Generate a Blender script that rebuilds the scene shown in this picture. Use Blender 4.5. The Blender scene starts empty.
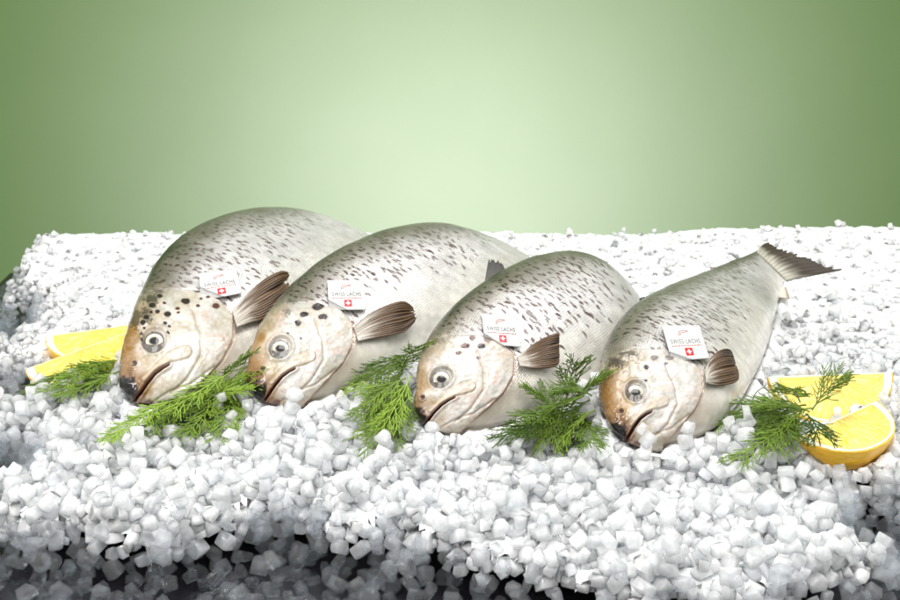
import bpy, bmesh, math, random
import numpy as np
from mathutils import Vector, Matrix

# ------------------------------------------------------------------ camera
S = bpy.context.scene
COL = S.collection
PITCH = math.radians(20.0)
FPX = 1250.0
CAM = np.array([0.0, 0.0, 0.78])
cam = bpy.data.cameras.new('camera')
cam.lens = 50.0
cam.sensor_width = 36.0
cam.clip_end = 60.0
cam.dof.use_dof = True
cam.dof.focus_distance = 1.68
cam.dof.aperture_fstop = 8.0
cam_o = bpy.data.objects.new('camera', cam)
COL.objects.link(cam_o)
cam_o.location = CAM
cam_o.rotation_euler = (math.pi / 2 - PITCH, 0, 0)
S.camera = cam_o

# ------------------------------------------------------------------ world + lamps + exposure
W = bpy.data.worlds.new('World')
S.world = W
W.use_nodes = True
_nt = W.node_tree
_bg = _nt.nodes['Background']
_tc = _nt.nodes.new('ShaderNodeTexCoord')
_dt = _nt.nodes.new('ShaderNodeVectorMath')
_dt.operation = 'DOT_PRODUCT'
_dt.inputs[1].default_value = (0.0, 0.35, 0.94)      # bright studio ceiling, dim room behind the camera
_nt.links.new(_tc.outputs['Generated'], _dt.inputs[0])
_mr = _nt.nodes.new('ShaderNodeMapRange')
_mr.inputs['From Min'].default_value = -0.5
_mr.inputs['From Max'].default_value = 0.9
_mr.inputs['To Min'].default_value = 0.46
_mr.inputs['To Max'].default_value = 1.6
_nt.links.new(_dt.outputs['Value'], _mr.inputs['Value'])
_nt.links.new(_mr.outputs[0], _bg.inputs[1])
_bg.inputs[0].default_value = (1.0, 0.995, 0.985, 1)

def area(name, loc, target, sx, sy, power, color=(1, 1, 1)):
    l = bpy.data.lights.new(name, 'AREA')
    l.shape = 'RECTANGLE'
    l.size = sx
    l.size_y = sy
    l.energy = power
    l.color = color
    o = bpy.data.objects.new(name, l)
    COL.objects.link(o)
    o.location = loc
    d = Vector(target) - Vector(loc)
    o.rotation_euler = d.to_track_quat('-Z', 'Y').to_euler()
    return o

area('softbox_overhead', (0.25, 1.75, 2.1), (0.1, 1.75, 0), 2.0, 1.0, 48, (1.0, 0.99, 0.97))
area('softbox_side', (-1.2, 0.75, 0.95), (0, 1.7, 0), 0.45, 0.6, 16, (1.0, 0.98, 0.95))
area('added_rim_light', (0.9, 2.9, 1.5), (0.1, 1.7, 0), 0.35, 0.35, 3, (1.0, 1.0, 0.98))  # added light, put in for sparkle on the ice and fish backs
gl = bpy.data.lights.new('backdrop_lamp', 'SPOT')
gl.spot_size = math.radians(168)
gl.spot_blend = 1.0
gl.energy = 1930
gl.color = (0.25, 0.132, 0.95)
gl.shadow_soft_size = 0.10
glo = bpy.data.objects.new('backdrop_lamp', gl)
COL.objects.link(glo)
glo.scale = (1.0, 1.0, 1.0)
glo.location = (0, 3.0, -0.40)
glo.rotation_euler = (math.radians(92), 0, 0)

S.view_settings.view_transform = 'Standard'
S.view_settings.look = 'None'
S.view_settings.gamma = 1.0
S.view_settings.exposure = 0.0
S.cycles.max_bounces = 24
S.cycles.transparent_max_bounces = 48
S.cycles.transmission_bounces = 14
S.cycles.glossy_bounces = 4
S.cycles.diffuse_bounces = 14
S.cycles.caustics_reflective = False
S.cycles.caustics_refractive = True

# ------------------------------------------------------------------ projection helpers
RV = np.array([1.0, 0, 0])
FV = np.array([0, math.cos(PITCH), -math.sin(PITCH)])
UV_ = np.array([0, math.sin(PITCH), math.cos(PITCH)])

def ray(p):
    return FV + RV * (p[0] - 450) / FPX + UV_ * (300 - p[1]) / FPX

def at_z(p, z):
    r = ray(p)
    return CAM + r * ((z - CAM[2]) / r[2])

def at_y(p, y):
    r = ray(p)
    return CAM + r * (y / r[1])

def proj(P):
    d = P - CAM
    f = d @ FV
    return np.stack([450 + FPX * (d @ RV) / f, 300 - FPX * (d @ UV_) / f], -1)

def smooth(a, b, x):
    t = np.clip((x - a) / (b - a), 0, 1)
    return t * t * (3 - 2 * t)

def cat(pts, q):
    pts = np.asarray(pts, float)
    n = len(pts)
    q = np.clip(q, 0, n - 1 - 1e-9)
    i = np.floor(q).astype(int)
    f = (q - i)[:, None]
    ext = np.vstack([2 * pts[0] - pts[1], pts, 2 * pts[-1] - pts[-2]])
    p0, p1, p2, p3 = ext[i], ext[i + 1], ext[i + 2], ext[i + 3]
    return 0.5 * ((2 * p1) + (-p0 + p2) * f + (2 * p0 - 5 * p1 + 4 * p2 - p3) * f ** 2 + (-p0 + 3 * p1 - 3 * p2 + p3) * f ** 3)

def dist_poly(P, line):
    """distance to a polyline and the fraction along it"""
    line = np.asarray(line, float)
    best = np.full(len(P), 1e9)
    par = np.zeros(len(P))
    seg = np.linalg.norm(np.diff(line, axis=0), axis=1)
    cum = np.concatenate([[0], np.cumsum(seg)])
    for k in range(len(line) - 1):
        a, b = line[k], line[k + 1]
        t = np.clip(((P - a) @ (b - a)) / (seg[k] ** 2), 0, 1)
        d = np.linalg.norm(P - (a + t[:, None] * (b - a)), axis=1)
        m = d < best
        best[m] = d[m]
        par[m] = (cum[k] + t[m] * seg[k]) / cum[-1]
    return best, par

def in_poly(P, poly):
    poly = np.asarray(poly, float)
    x, y = P[:, 0], P[:, 1]
    c = np.zeros(len(P), bool)
    j = len(poly) - 1
    for i in range(len(poly)):
        xi, yi = poly[i]
        xj, yj = poly[j]
        if yi != yj:
            c ^= ((yi > y) != (yj > y)) & (x < (xj - xi) * (y - yi) / (yj - yi) + xi)
        j = i
    return c

def vnoise(P, seed, freq):
    """smooth value noise on 2D or 3D points"""
    P = np.asarray(P, float) * freq + 137.3
    i = np.floor(P).astype(np.int64)
    f = P - i
    f = f * f * (3 - 2 * f)
    out = np.zeros(len(P))
    D = P.shape[1]
    pr = [73856093, 19349663, 83492791]
    for c in range(2 ** D):
        w = np.ones(len(P))
        h = np.full(len(P), seed * 2654435761 % 4294967296, dtype=np.int64)
        for d in range(D):
            b = (c >> d) & 1
            w = w * (f[:, d] if b else 1 - f[:, d])
            h = h ^ ((i[:, d] + b) * pr[d])
        h = (h ^ (h >> 13)) * 1274126177 & 0xffffffff
        out += w * ((h ^ (h >> 16)) & 0xffff) / 65535.0
    return out

# ------------------------------------------------------------------ object helpers
def tag(o, label=None, cat_=None, group=None, kind=None):
    if label: o['label'] = label
    if cat_: o['category'] = cat_
    if group: o['group'] = group
    if kind: o['kind'] = kind
    return o

def empty(name, loc):
    o = bpy.data.objects.new(name, None)
    o.location = [float(v) for v in loc]
    o.empty_display_size = 0.05
    COL.objects.link(o)
    return o

def link(name, me, mat=None, parent=None):
    o = bpy.data.objects.new(name, me)
    COL.objects.link(o)
    if mat is not None:
        me.materials.append(mat)
    if parent is not None:
        o.parent = parent
        # meshes are written in world coordinates: undo the parent's place
        o.matrix_parent_inverse = Matrix.Identity(4)
        p = parent
        off = Vector((0, 0, 0))
        while p is not None:
            off += Vector(p.location)
            p = p.parent
        o.location = -off
    return o

def mesh_np(name, V, F, smooth_=True):
    me = bpy.data.meshes.new(name)
    V = np.asarray(V, np.float32)
    F = np.asarray(F, np.int32)
    k = F.shape[1]
    me.vertices.add(len(V))
    me.vertices.foreach_set('co', V.ravel())
    me.loops.add(F.size)
    me.loops.foreach_set('vertex_index', F.ravel())
    me.polygons.add(len(F))
    me.polygons.foreach_set('loop_start', np.arange(0, F.size, k, dtype=np.int32))
    me.polygons.foreach_set('loop_total', np.full(len(F), k, np.int32))
    me.polygons.foreach_set('use_smooth', np.full(len(F), smooth_, bool))
    me.update(calc_edges=True)
    me.validate()
    return me

def set_col(me, name, C):
    a = me.color_attributes.new(name, 'FLOAT_COLOR', 'POINT')
    C = np.concatenate([C, np.ones((len(C), 1))], 1).astype(np.float32)
    a.data.foreach_set('color', C.ravel())

def set_f(me, name, v):
    a = me.attributes.new(name, 'FLOAT', 'POINT')
    a.data.foreach_set('value', np.asarray(v, np.float32))

def grid_faces(nu, nv, wrap=False):
    i = np.arange(nu - 1)[:, None]
    j = np.arange(nv if wrap else nv - 1)[None, :]
    a = i * nv + j
    b = i * nv + (j + 1) % nv
    c = (i + 1) * nv + (j + 1) % nv
    d = (i + 1) * nv + j
    return np.stack([a + 0 * b, b, c, d], -1).reshape(-1, 4)

def recalc(me):
    bm = bmesh.new()
    bm.from_mesh(me)
    bmesh.ops.recalc_face_normals(bm, faces=bm.faces)
    bm.to_mesh(me)
    bm.free()

def slab(name, G, thick, parent, mat, col=None):
    """a thin closed sheet from an (nu, nv, 3) grid; thick may be an array"""
    nu, nv = G.shape[:2]
    du = np.gradient(G, axis=0)
    dv = np.gradient(G, axis=1)
    n = np.cross(du, dv)
    n /= np.linalg.norm(n, axis=2, keepdims=True) + 1e-12
    th = np.broadcast_to(np.asarray(thick, float), (nu, nv))[..., None] * 0.5
    A = (G + n * th).reshape(-1, 3)
    B = (G - n * th).reshape(-1, 3)
    F = grid_faces(nu, nv)
    N = nu * nv
    F2 = F[:, ::-1] + N
    rim = []
    border = [(i, 0) for i in range(nu)] + [(nu - 1, j) for j in range(1, nv)] + [(i, nv - 1) for i in range(nu - 2, -1, -1)] + [(0, j) for j in range(nv - 2, 0, -1)]
    idx = [a * nv + b for a, b in border]
    for k in range(len(idx)):
        a, b = idx[k], idx[(k + 1) % len(idx)]
        rim.append((a, b, b + N, a + N))
    me = mesh_np(name, np.vstack([A, B]), np.vstack([F, F2, np.array(rim)]))
    recalc(me)
    if col is not None:
        c = col.reshape(-1, 3)
        set_col(me, 'Col', np.vstack([c, c]))
    return link(name, me, mat, parent)

# ------------------------------------------------------------------ material helpers
def new_mat(name):
    m = bpy.data.materials.new(name)
    m.use_nodes = True
    nt = m.node_tree
    nt.nodes.clear()
    out = nt.nodes.new('ShaderNodeOutputMaterial')
    p = nt.nodes.new('ShaderNodeBsdfPrincipled')
    nt.links.new(p.outputs[0], out.inputs[0])
    return m, nt, p, out

def attr(nt, name):
    a = nt.nodes.new('ShaderNodeAttribute')
    a.attribute_name = name
    return a

def math_n(nt, op, a, b=None, c=None):
    n = nt.nodes.new('ShaderNodeMath')
    n.operation = op
    for k, v in enumerate((a, b, c)):
        if v is None: continue
        if isinstance(v, (int, float)): n.inputs[k].default_value = v
        else: nt.links.new(v, n.inputs[k])
    return n.outputs[0]

def noise(nt, scale, detail=3, rough=0.5, vec=None):
    n = nt.nodes.new('ShaderNodeTexNoise')
    n.inputs['Scale'].default_value = scale
    n.inputs['Detail'].default_value = detail
    n.inputs['Roughness'].default_value = rough
    if vec is None:
        ge = nt.nodes.new('ShaderNodeNewGeometry')
        vec = ge.outputs['Position']
    nt.links.new(vec, n.inputs['Vector'])
    return n

def ramp(nt, fac, stops):
    r = nt.nodes.new('ShaderNodeValToRGB')
    nt.links.new(fac, r.inputs[0])
    e = r.color_ramp.elements
    while len(e) < len(stops): e.new(0.5)
    for k, (p, c) in enumerate(stops):
        e[k].position = p
        e[k].color = (*c, 1) if len(c) == 3 else c
    return r

def bump(nt, h, dist, strength=1.0, normal=None):
    b = nt.nodes.new('ShaderNodeBump')
    b.inputs['Strength'].default_value = strength
    b.inputs['Distance'].default_value = dist
    nt.links.new(h, b.inputs['Height'])
    if normal is not None: nt.links.new(normal, b.inputs['Normal'])
    return b.outputs[0]

def mixc(nt, fac, a, b, mode='MIX'):
    m = nt.nodes.new('ShaderNodeMix')
    m.data_type = 'RGBA'
    m.blend_type = mode
    if isinstance(fac, (int, float)): m.inputs[0].default_value = fac
    else: nt.links.new(fac, m.inputs[0])
    for k, v in ((6, a), (7, b)):
        if isinstance(v, tuple): m.inputs[k].default_value = (*v, 1)
        else: nt.links.new(v, m.inputs[k])
    return m.outputs[2]

# ---- fish skin
def skin_material():
    m, nt, p, out = new_mat('fish_skin')
    col = attr(nt, 'Col')
    su = attr(nt, 'su').outputs['Fac']
    sv = attr(nt, 'sv').outputs['Fac']
    mask = attr(nt, 'scales').outputs['Fac']
    cb = nt.nodes.new('ShaderNodeCombineXYZ')
    nt.links.new(su, cb.inputs[0])
    nt.links.new(sv, cb.inputs[1])
    vo = nt.nodes.new('ShaderNodeTexVoronoi')
    vo.voronoi_dimensions = '2D'
    vo.inputs['Scale'].default_value = 300
    vo.inputs['Randomness'].default_value = 0.35
    nt.links.new(cb.outputs[0], vo.inputs['Vector'])
    edge = ramp(nt, vo.outputs['Distance'], [(0.30, (1, 1, 1)), (0.75, (0.55, 0.53, 0.5))])
    f = math_n(nt, 'MULTIPLY', mask, 0.65)
    c = mixc(nt, f, col.outputs['Color'], edge.outputs[0], 'MULTIPLY')
    n = noise(nt, 60, 4, 0.6)
    c = mixc(nt, 0.16, c, ramp(nt, n.outputs[0], [(0.3, (0.5, 0.46, 0.4)), (0.65, (1, 1, 1))]).outputs[0], 'MULTIPLY')
    nt.links.new(c, p.inputs['Base Color'])
    h = math_n(nt, 'MULTIPLY', vo.outputs['Distance'], mask)
    n2 = noise(nt, 170, 3, 0.5)
    h2 = math_n(nt, 'MULTIPLY_ADD', n2.outputs[0], 0.35, math_n(nt, 'MULTIPLY', h, -0.8))
    nt.links.new(bump(nt, h2, 0.0016, 0.7), p.inputs['Normal'])
    r = math_n(nt, 'MULTIPLY_ADD', n.outputs[0], 0.22, 0.12)
    nt.links.new(r, p.inputs['Roughness'])
    nt.links.new(math_n(nt, 'MULTIPLY', mask, 0.35), p.inputs['Metallic'])
    p.inputs['Subsurface Weight'].default_value = 0.0
    nt.links.new(math_n(nt, 'MULTIPLY_ADD', mask, -0.35, 0.5), p.inputs['Coat Weight'])
    p.inputs['Coat Roughness'].default_value = 0.05
    p.inputs['Specular IOR Level'].default_value = 0.2
    return m

def vcol_material(name, rough, coat=0.0, bscale=None, bdist=0.0, transl=0.0):
    m, nt, p, out = new_mat(name)
    col = attr(nt, 'Col')
    n = noise(nt, 90, 4, 0.6)
    c = mixc(nt, 0.2, col.outputs['Color'], ramp(nt, n.outputs[0], [(0.3, (0.55, 0.5, 0.45)), (0.7, (1, 1, 1))]).outputs[0], 'MULTIPLY')
    nt.links.new(c, p.inputs['Base Color'])
    p.inputs['Roughness'].default_value = rough
    p.inputs['Coat Weight'].default_value = coat
    p.inputs['Coat Roughness'].default_value = 0.1
    if bscale:
        nb = noise(nt, bscale, 2, 0.5)
        nt.links.new(bump(nt, nb.outputs[0], bdist), p.inputs['Normal'])
    if transl:
        tr = nt.nodes.new('ShaderNodeBsdfTranslucent')
        nt.links.new(c, tr.inputs[0])
        mx = nt.nodes.new('ShaderNodeMixShader')
        mx.inputs[0].default_value = transl
        nt.links.new(p.outputs[0], mx.inputs[1])
        nt.links.new(tr.outputs[0], mx.inputs[2])
        nt.links.new(mx.outputs[0], out.inputs[0])
    return m

def plain(name, c, rough=0.4, **kw):
    m, nt, p, out = new_mat(name)
    n = noise(nt, 40, 3)
    lo = tuple(v * 0.86 for v in c)
    nt.links.new(ramp(nt, n.outputs[0], [(0.3, lo), (0.7, c)]).outputs[0], p.inputs['Base Color'])
    p.inputs['Roughness'].default_value = rough
    if 'card' in name: p.inputs['Specular IOR Level'].default_value = 0.1
    for k, v in kw.items():
        p.inputs[k.replace('_', ' ')].default_value = v
    return m

M_skin = skin_material()
M_fin = vcol_material('fin_membrane', 0.42, 0.08, 200, 0.0006, 0.15)
M_iris = vcol_material('fish_eye', 0.06, 0.0)
M_card = plain('white_card', (0.55, 0.55, 0.54), 0.6)
M_red = plain('red_print', (0.62, 0.012, 0.02), 0.45)
M_ink = plain('grey_print', (0.04, 0.035, 0.035), 0.5)
M_inkred = plain('rust_print', (0.30, 0.08, 0.06), 0.5)

# ice: cloudy core attribute decides how much light passes
def ice_material():
    m, nt, p, out = new_mat('ice')
    cl = attr(nt, 'cloud').outputs['Fac']
    oi = nt.nodes.new('ShaderNodeObjectInfo')
    n = noise(nt, 70, 2, 0.5)
    g = nt.nodes.new('ShaderNodeBsdfGlass')
    g.inputs['IOR'].default_value = 1.31
    g.inputs['Roughness'].default_value = 0.02
    g.inputs['Color'].default_value = (0.97, 0.985, 1, 1)
    mg = nt.nodes.new('ShaderNodeBsdfPrincipled')
    mg.inputs['Base Color'].default_value = (0.985, 0.99, 0.995, 1)
    mg.inputs['Subsurface Weight'].default_value = 1.0
    mg.inputs['Subsurface Radius'].default_value = (1.0, 1.0, 1.0)
    mg.inputs['Subsurface Scale'].default_value = 0.05
    mg.inputs['Roughness'].default_value = 0.10
    mg.inputs['IOR'].default_value = 1.31
    mx = nt.nodes.new('ShaderNodeMixShader')
    f = math_n(nt, 'MULTIPLY', cl, math_n(nt, 'MULTIPLY_ADD', math_n(nt, 'SUBTRACT', n.outputs[0], 0.5), 1.1, 1.0))
    f = math_n(nt, 'MINIMUM', math_n(nt, 'MAXIMUM', f, 0.02), 0.99)
    nt.links.new(f, mx.inputs[0])
    # water film between the crystals lets light straight through in part
    tp = nt.nodes.new('ShaderNodeBsdfTransparent')
    tp.inputs[0].default_value = (0.97, 0.985, 1, 1)
    mt = nt.nodes.new('ShaderNodeMixShader')
    mt.inputs[0].default_value = 0.80
    nt.links.new(g.outputs[0], mt.inputs[1])
    nt.links.new(tp.outputs[0], mt.inputs[2])
    nt.links.new(mt.outputs[0], mx.inputs[1])
    nt.links.new(mg.outputs[0], mx.inputs[2])
    wet = nt.nodes.new('ShaderNodeBsdfGlossy')
    wet.inputs['Roughness'].default_value = 0.12
    fr = nt.nodes.new('ShaderNodeFresnel')
    fr.inputs[0].default_value = 1.33
    mw = nt.nodes.new('ShaderNodeMixShader')
    nt.links.new(math_n(nt, 'MULTIPLY', fr.outputs[0], cl), mw.inputs[0])
    nt.links.new(mx.outputs[0], mw.inputs[1])
    nt.links.new(wet.outputs[0], mw.inputs[2])
    nt.links.new(mw.outputs[0], out.inputs[0])
    n3 = noise(nt, 160, 2, 0.5)
    b = bump(nt, n3.outputs[0], 0.0016, 0.5)
    for s in (g, mg, wet): nt.links.new(b, s.inputs['Normal'])
    nt.nodes.remove(p)
    return m
M_ice = ice_material()

# ------------------------------------------------------------------ setting: backdrop + table
def backdrop():
    pts = []
    ny = 60
    prof = [(4.3, 3.6)] + [(4.3, 3.6 - 4.6 * k / 20) for k in range(1, 21)]
    for k in range(1, 13):
        a = math.pi / 2 * k / 12
        prof.append((4.3 - 0.6 * (1 - math.cos(a)), -1.0 - 0.6 * math.sin(a)))
    prof.append((-1.0, -1.6))
    X = np.linspace(-4, 4, 30)
    G = np.array([[(x, y, z) for x in X] for y, z in prof])
    me = mesh_np('backdrop', G.reshape(-1, 3), grid_faces(len(prof), 30))
    m, nt, p, out = new_mat('green_paper')
    n = noise(nt, 3, 4)
    nt.links.new(ramp(nt, n.outputs[0], [(0.3, (0.088, 0.184, 0.019)), (0.7, (0.092, 0.190, 0.020))]).outputs[0], p.inputs['Base Color'])
    p.inputs['Roughness'].default_value = 0.9
    p.inputs['Specular IOR Level'].default_value = 0.1
    tag(link('backdrop', me, m), kind='structure')
backdrop()

TZ = -0.085
def table():
    me = bpy.data.meshes.new('table_top')
    bm = bmesh.new()
    bmesh.ops.create_cube(bm, size=1)
    x0, x1, y0, y1 = -0.95, 1.04, 0.75, 2.55
    for v in bm.verts:
        v.co = ((x0 + x1) / 2 + v.co.x * (x1 - x0), (y0 + y1) / 2 + v.co.y * (y1 - y0), TZ - 0.02 + v.co.z * 0.04)
    bmesh.ops.bevel(bm, geom=bm.edges[:], offset=0.004, segments=2, affect='EDGES')
    bm.to_mesh(me)
    m, nt, p, out = new_mat('black_wet_slate')
    n = noise(nt, 14, 6, 0.65)
    nt.links.new(ramp(nt, n.outputs[0], [(0.3, (0.004, 0.004, 0.005)), (0.7, (0.016, 0.015, 0.018))]).outputs[0], p.inputs['Base Color'])
    nt.links.new(ramp(nt, n.outputs[0], [(0.35, (0.08, 0.08, 0.08)), (0.7, (0.3, 0.3, 0.3))]).outputs[0], p.inputs['Roughness'])
    nt.links.new(bump(nt, n.outputs[0], 0.004, 0.4), p.inputs['Normal'])
    tag(link('table_top', me, m), kind='structure')
table()

# ------------------------------------------------------------------ fish
# feature curves of a head, in the photograph frame of the right-hand fish
HEAD = dict(
    mouth=[(624, 444), (629, 436), (634, 427), (640, 419), (646, 414.5), (651, 412)],
    maxilla=[(631, 424), (641, 413), (652, 405), (664, 401)],
    opercle=[(606, 362), (616, 354), (636, 348), (664, 348), (689, 357), (702, 370), (704, 390), (697, 408), (684, 424), (664, 446)],
    preop=[(666, 366), (675, 385), (678, 404), (668, 424), (656, 436)],
    jaw=[(640, 444), (655, 434), (672, 428), (690, 414)],
    eye=(636, 391), nostril=(621.5, 411), snout=(615, 439),
)
ANCH4 = [(635.7, 390.7), (621.3, 411.4), (616, 436), (626.6, 441.2), (635.4, 425.4), (644, 415.8), (665, 401.8), (635.4, 446), (704, 385), (664, 348)]

FISH = [
 dict(
  st=[((122, 396), (139, 404)), ((119, 376), (165, 405)), ((122, 350), (196, 398)), ((130, 318), (229, 383)), ((139, 296), (258, 365)),
      ((158, 262), (294, 345)), ((190, 235), (332, 322)), ((232, 219), (368, 298)), ((275, 215), (395, 278)), ((313, 225), (402, 266)), ((338, 241), (400, 264))],
  anch=[(151.4, 345.6), (131, 369), (126, 392), (141, 397), (148, 380), (158, 369), (187, 352), (147, 404), (233, 335), (196, 283)],
  spots=[(185.6, 300.5, 4.6, 3, 0), (167.6, 314, 3.7, 2.9, 0), (157.4, 311, 2.4, 2, 0), (165, 323, 1.9, 1.6, 0), (169.4, 326, 1.7, 1.5, 0), (168, 333, 1.6, 1.5, 0),
         (151.6, 330.6, 1.1, 1, 0), (144.4, 329, 1.5, 1.5, 0), (141.4, 334.4, 1.5, 1.4, 0), (141.6, 339, 1.5, 1.5, 0), (216, 305.4, 3.9, 2.8, 1), (177.6, 308, 2.4, 1.5, 1),
         (178.4, 312.6, 1.8, 1.4, 1), (198, 305.6, 2, 1.5, 1), (146, 317, 3, 2.4, 0), (143, 323, 2.6, 3, 0), (164.4, 303.6, 1.6, 1.4, 0), (197.4, 289.6, 4.5, 2.2, 0),
         (208, 297, 2, 1.4, 1), (201, 298, 1.6, 1.2, 1), (160, 296, 3, 2.4, 0), (152, 305, 3.4, 2.6, 0), (151, 312, 2, 1.6, 0)],
  patch=[(152, 300, 9, 7, .85), (146, 315, 7, 9, .8), (136, 318, 6, 12, .7), (158, 292, 6, 6, .6)],
  fin=dict(lead=[(232, 312), (248, 294), (264, 280), (280, 271.5), (290, 272)], trail=[(237, 327), (250, 322), (263, 319), (280, 307), (290, 291)], lift=0.035),
  tag=[(199.2, 273.3), (236.3, 269.5), (242.5, 293), (200.5, 301)], cut=[(201, 288), (224, 297.5)],
  seed=11, sdens=(0.03, 0.72), label='leftmost salmon, with many small black spots on its cheek and a raised brown fin',
  tlabel='white printed card tucked in the gill of the leftmost salmon', flen=0.75),
 dict(
  st=[((252, 386), (267, 402)), ((249, 360), (292, 407)), ((259, 327), (326, 397)), ((278, 300), (362, 380)), ((303, 276), (402, 364)),
      ((340, 252), (446, 346)), ((385, 234), (490, 325)), ((430, 228), (525, 303)), ((472, 237), (545, 288)), ((502, 249), (553, 282)), ((522, 261), (553, 280))],
  anch=[(282.9, 347.8), (260.6, 370), (256, 394), (266, 401), (274.7, 385.3), (283.3, 374.5), (315.8, 357), (274, 404), (352, 338), (314, 300)],
  spots=[(318, 306.7, 6, 3.6, 0), (304.3, 314.3, 4.2, 2.6, 0), (322.7, 317, 4.6, 2.6, 0), (298, 322.5, 3.3, 2.6, 0), (287.9, 332.7, 1.4, 1, 0), (300.9, 338.3, 1.8, 1.5, 0),
         (338.5, 305.6, 3.4, 1.8, 0)],
  patch=[(287, 312, 5, 4, .5), (292, 300, 7, 3, .5)],
  fin=dict(lead=[(353, 328), (372, 313), (392, 304), (405, 302), (415, 309)], trail=[(358, 341), (374, 338), (390, 335), (405, 331), (418, 318)], lift=0.03),
  tag=[(327.3, 280.5), (363.5, 280.5), (366.5, 309.7), (329, 310)], cut=[(328.5, 300.5), (347, 310)],
  seed=22, sdens=(0.03, 0.67), label='second salmon from left, with large black spots high on its gill cover',
  tlabel='white printed card in the gill of the second salmon from the left', flen=0.72),
 dict(
  st=[((416, 412), (429, 430)), ((416, 388), (452, 434)), ((420, 358), (484, 427)), ((432, 332), (520, 417)), ((456, 305), (562, 404)),
      ((492, 279), (604, 386)), ((530, 261), (640, 366)), ((568, 255), (652, 350)), ((597, 264), (650, 338)), ((613, 281), (645, 331)), ((622, 296), (641, 326))],
  anch=[(442.8, 377), (422.5, 396.7), (416.7, 418.3), (426.7, 426.7), (431.7, 415.8), (438, 407.5), (471.7, 388.3), (433, 430), (516, 368), (478, 334)],
  spots=[(472.4, 337.9, 3.4, 2.6, 1), (487.7, 339.2, 4.4, 3.6, 1), (481.3, 346.3, 3.9, 2.6, 0), (465.2, 345.8, 4.8, 2.7, 1), (458.8, 352.7, 3, 1.9, 1), (478, 357.5, 2.2, 1.6, 2)],
  patch=[(440, 340, 8, 4, .35)],
  fin=dict(lead=[(517, 358), (531, 346), (547, 337), (558, 333.5), (559, 338)], trail=[(520, 366), (532, 368), (543, 368), (556, 366), (560, 360)], lift=0.03),
  tag=[(481.7, 314.2), (517, 315.6), (521, 347), (485, 344)], cut=[(483.8, 333.5), (504, 346)],
  seed=33, sdens=(0.03, 0.78), label='third salmon from left, with brown cheek spots and a dark dorsal fin showing',
  tlabel='white printed card in the gill of the third salmon from the left', flen=0.66),
 dict(
  st=[((612, 430), (637, 447)), ((602, 402), (658, 450)), ((601, 373), (688, 439)), ((605, 346), (718, 424)), ((618, 323), (738, 403)),
      ((638, 304), (752, 380)), ((668, 288), (765, 350)), ((700, 275), (773, 322)), ((730, 262), (778, 300)), ((750, 254), (781, 286)), ((760, 249), (785, 277))],
  anch=ANCH4,
  spots=[(654, 358, 4, 2.6, 2), (669.4, 357.8, 4.4, 2.8, 2), (646.4, 367, 3, 2.1, 0), (666, 363.5, 2.2, 1.2, 2), (646, 380, 1.5, 1.2, 0)],
  patch=[(616, 362, 11, 6, .85), (628, 354, 10, 4, .7), (607, 372, 5, 9, .5)],
  fin=dict(lead=[(705, 372), (711, 359), (721, 350.5), (730, 350), (734, 358)], trail=[(706, 382), (714, 385), (724, 385), (737, 381), (739, 371)], lift=0.03),
  tag=[(662, 325.8), (699.5, 325.8), (709.5, 358.3), (672, 361)], cut=[(668.5, 352), (688, 358.6)],
  seed=44, sdens=(0.03, 0.78), label='rightmost salmon with orange brown snout and its tail fin in full view',
  tlabel='white printed card in the gill of the rightmost salmon beside the dill', flen=0.62),
]

LEAN = math.radians(47)
ZV = 0.012
FISH_PTS = []       # for the ice bed
EYES = []

def affine(src, dst):
    src = np.asarray(src, float); dst = np.asarray(dst, float)
    A = np.c_[src, np.ones(len(src))]
    X, *_ = np.linalg.lstsq(A, dst, rcond=None)
    return lambda P: np.c_[P, np.ones(len(P))] @ X, X

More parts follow.
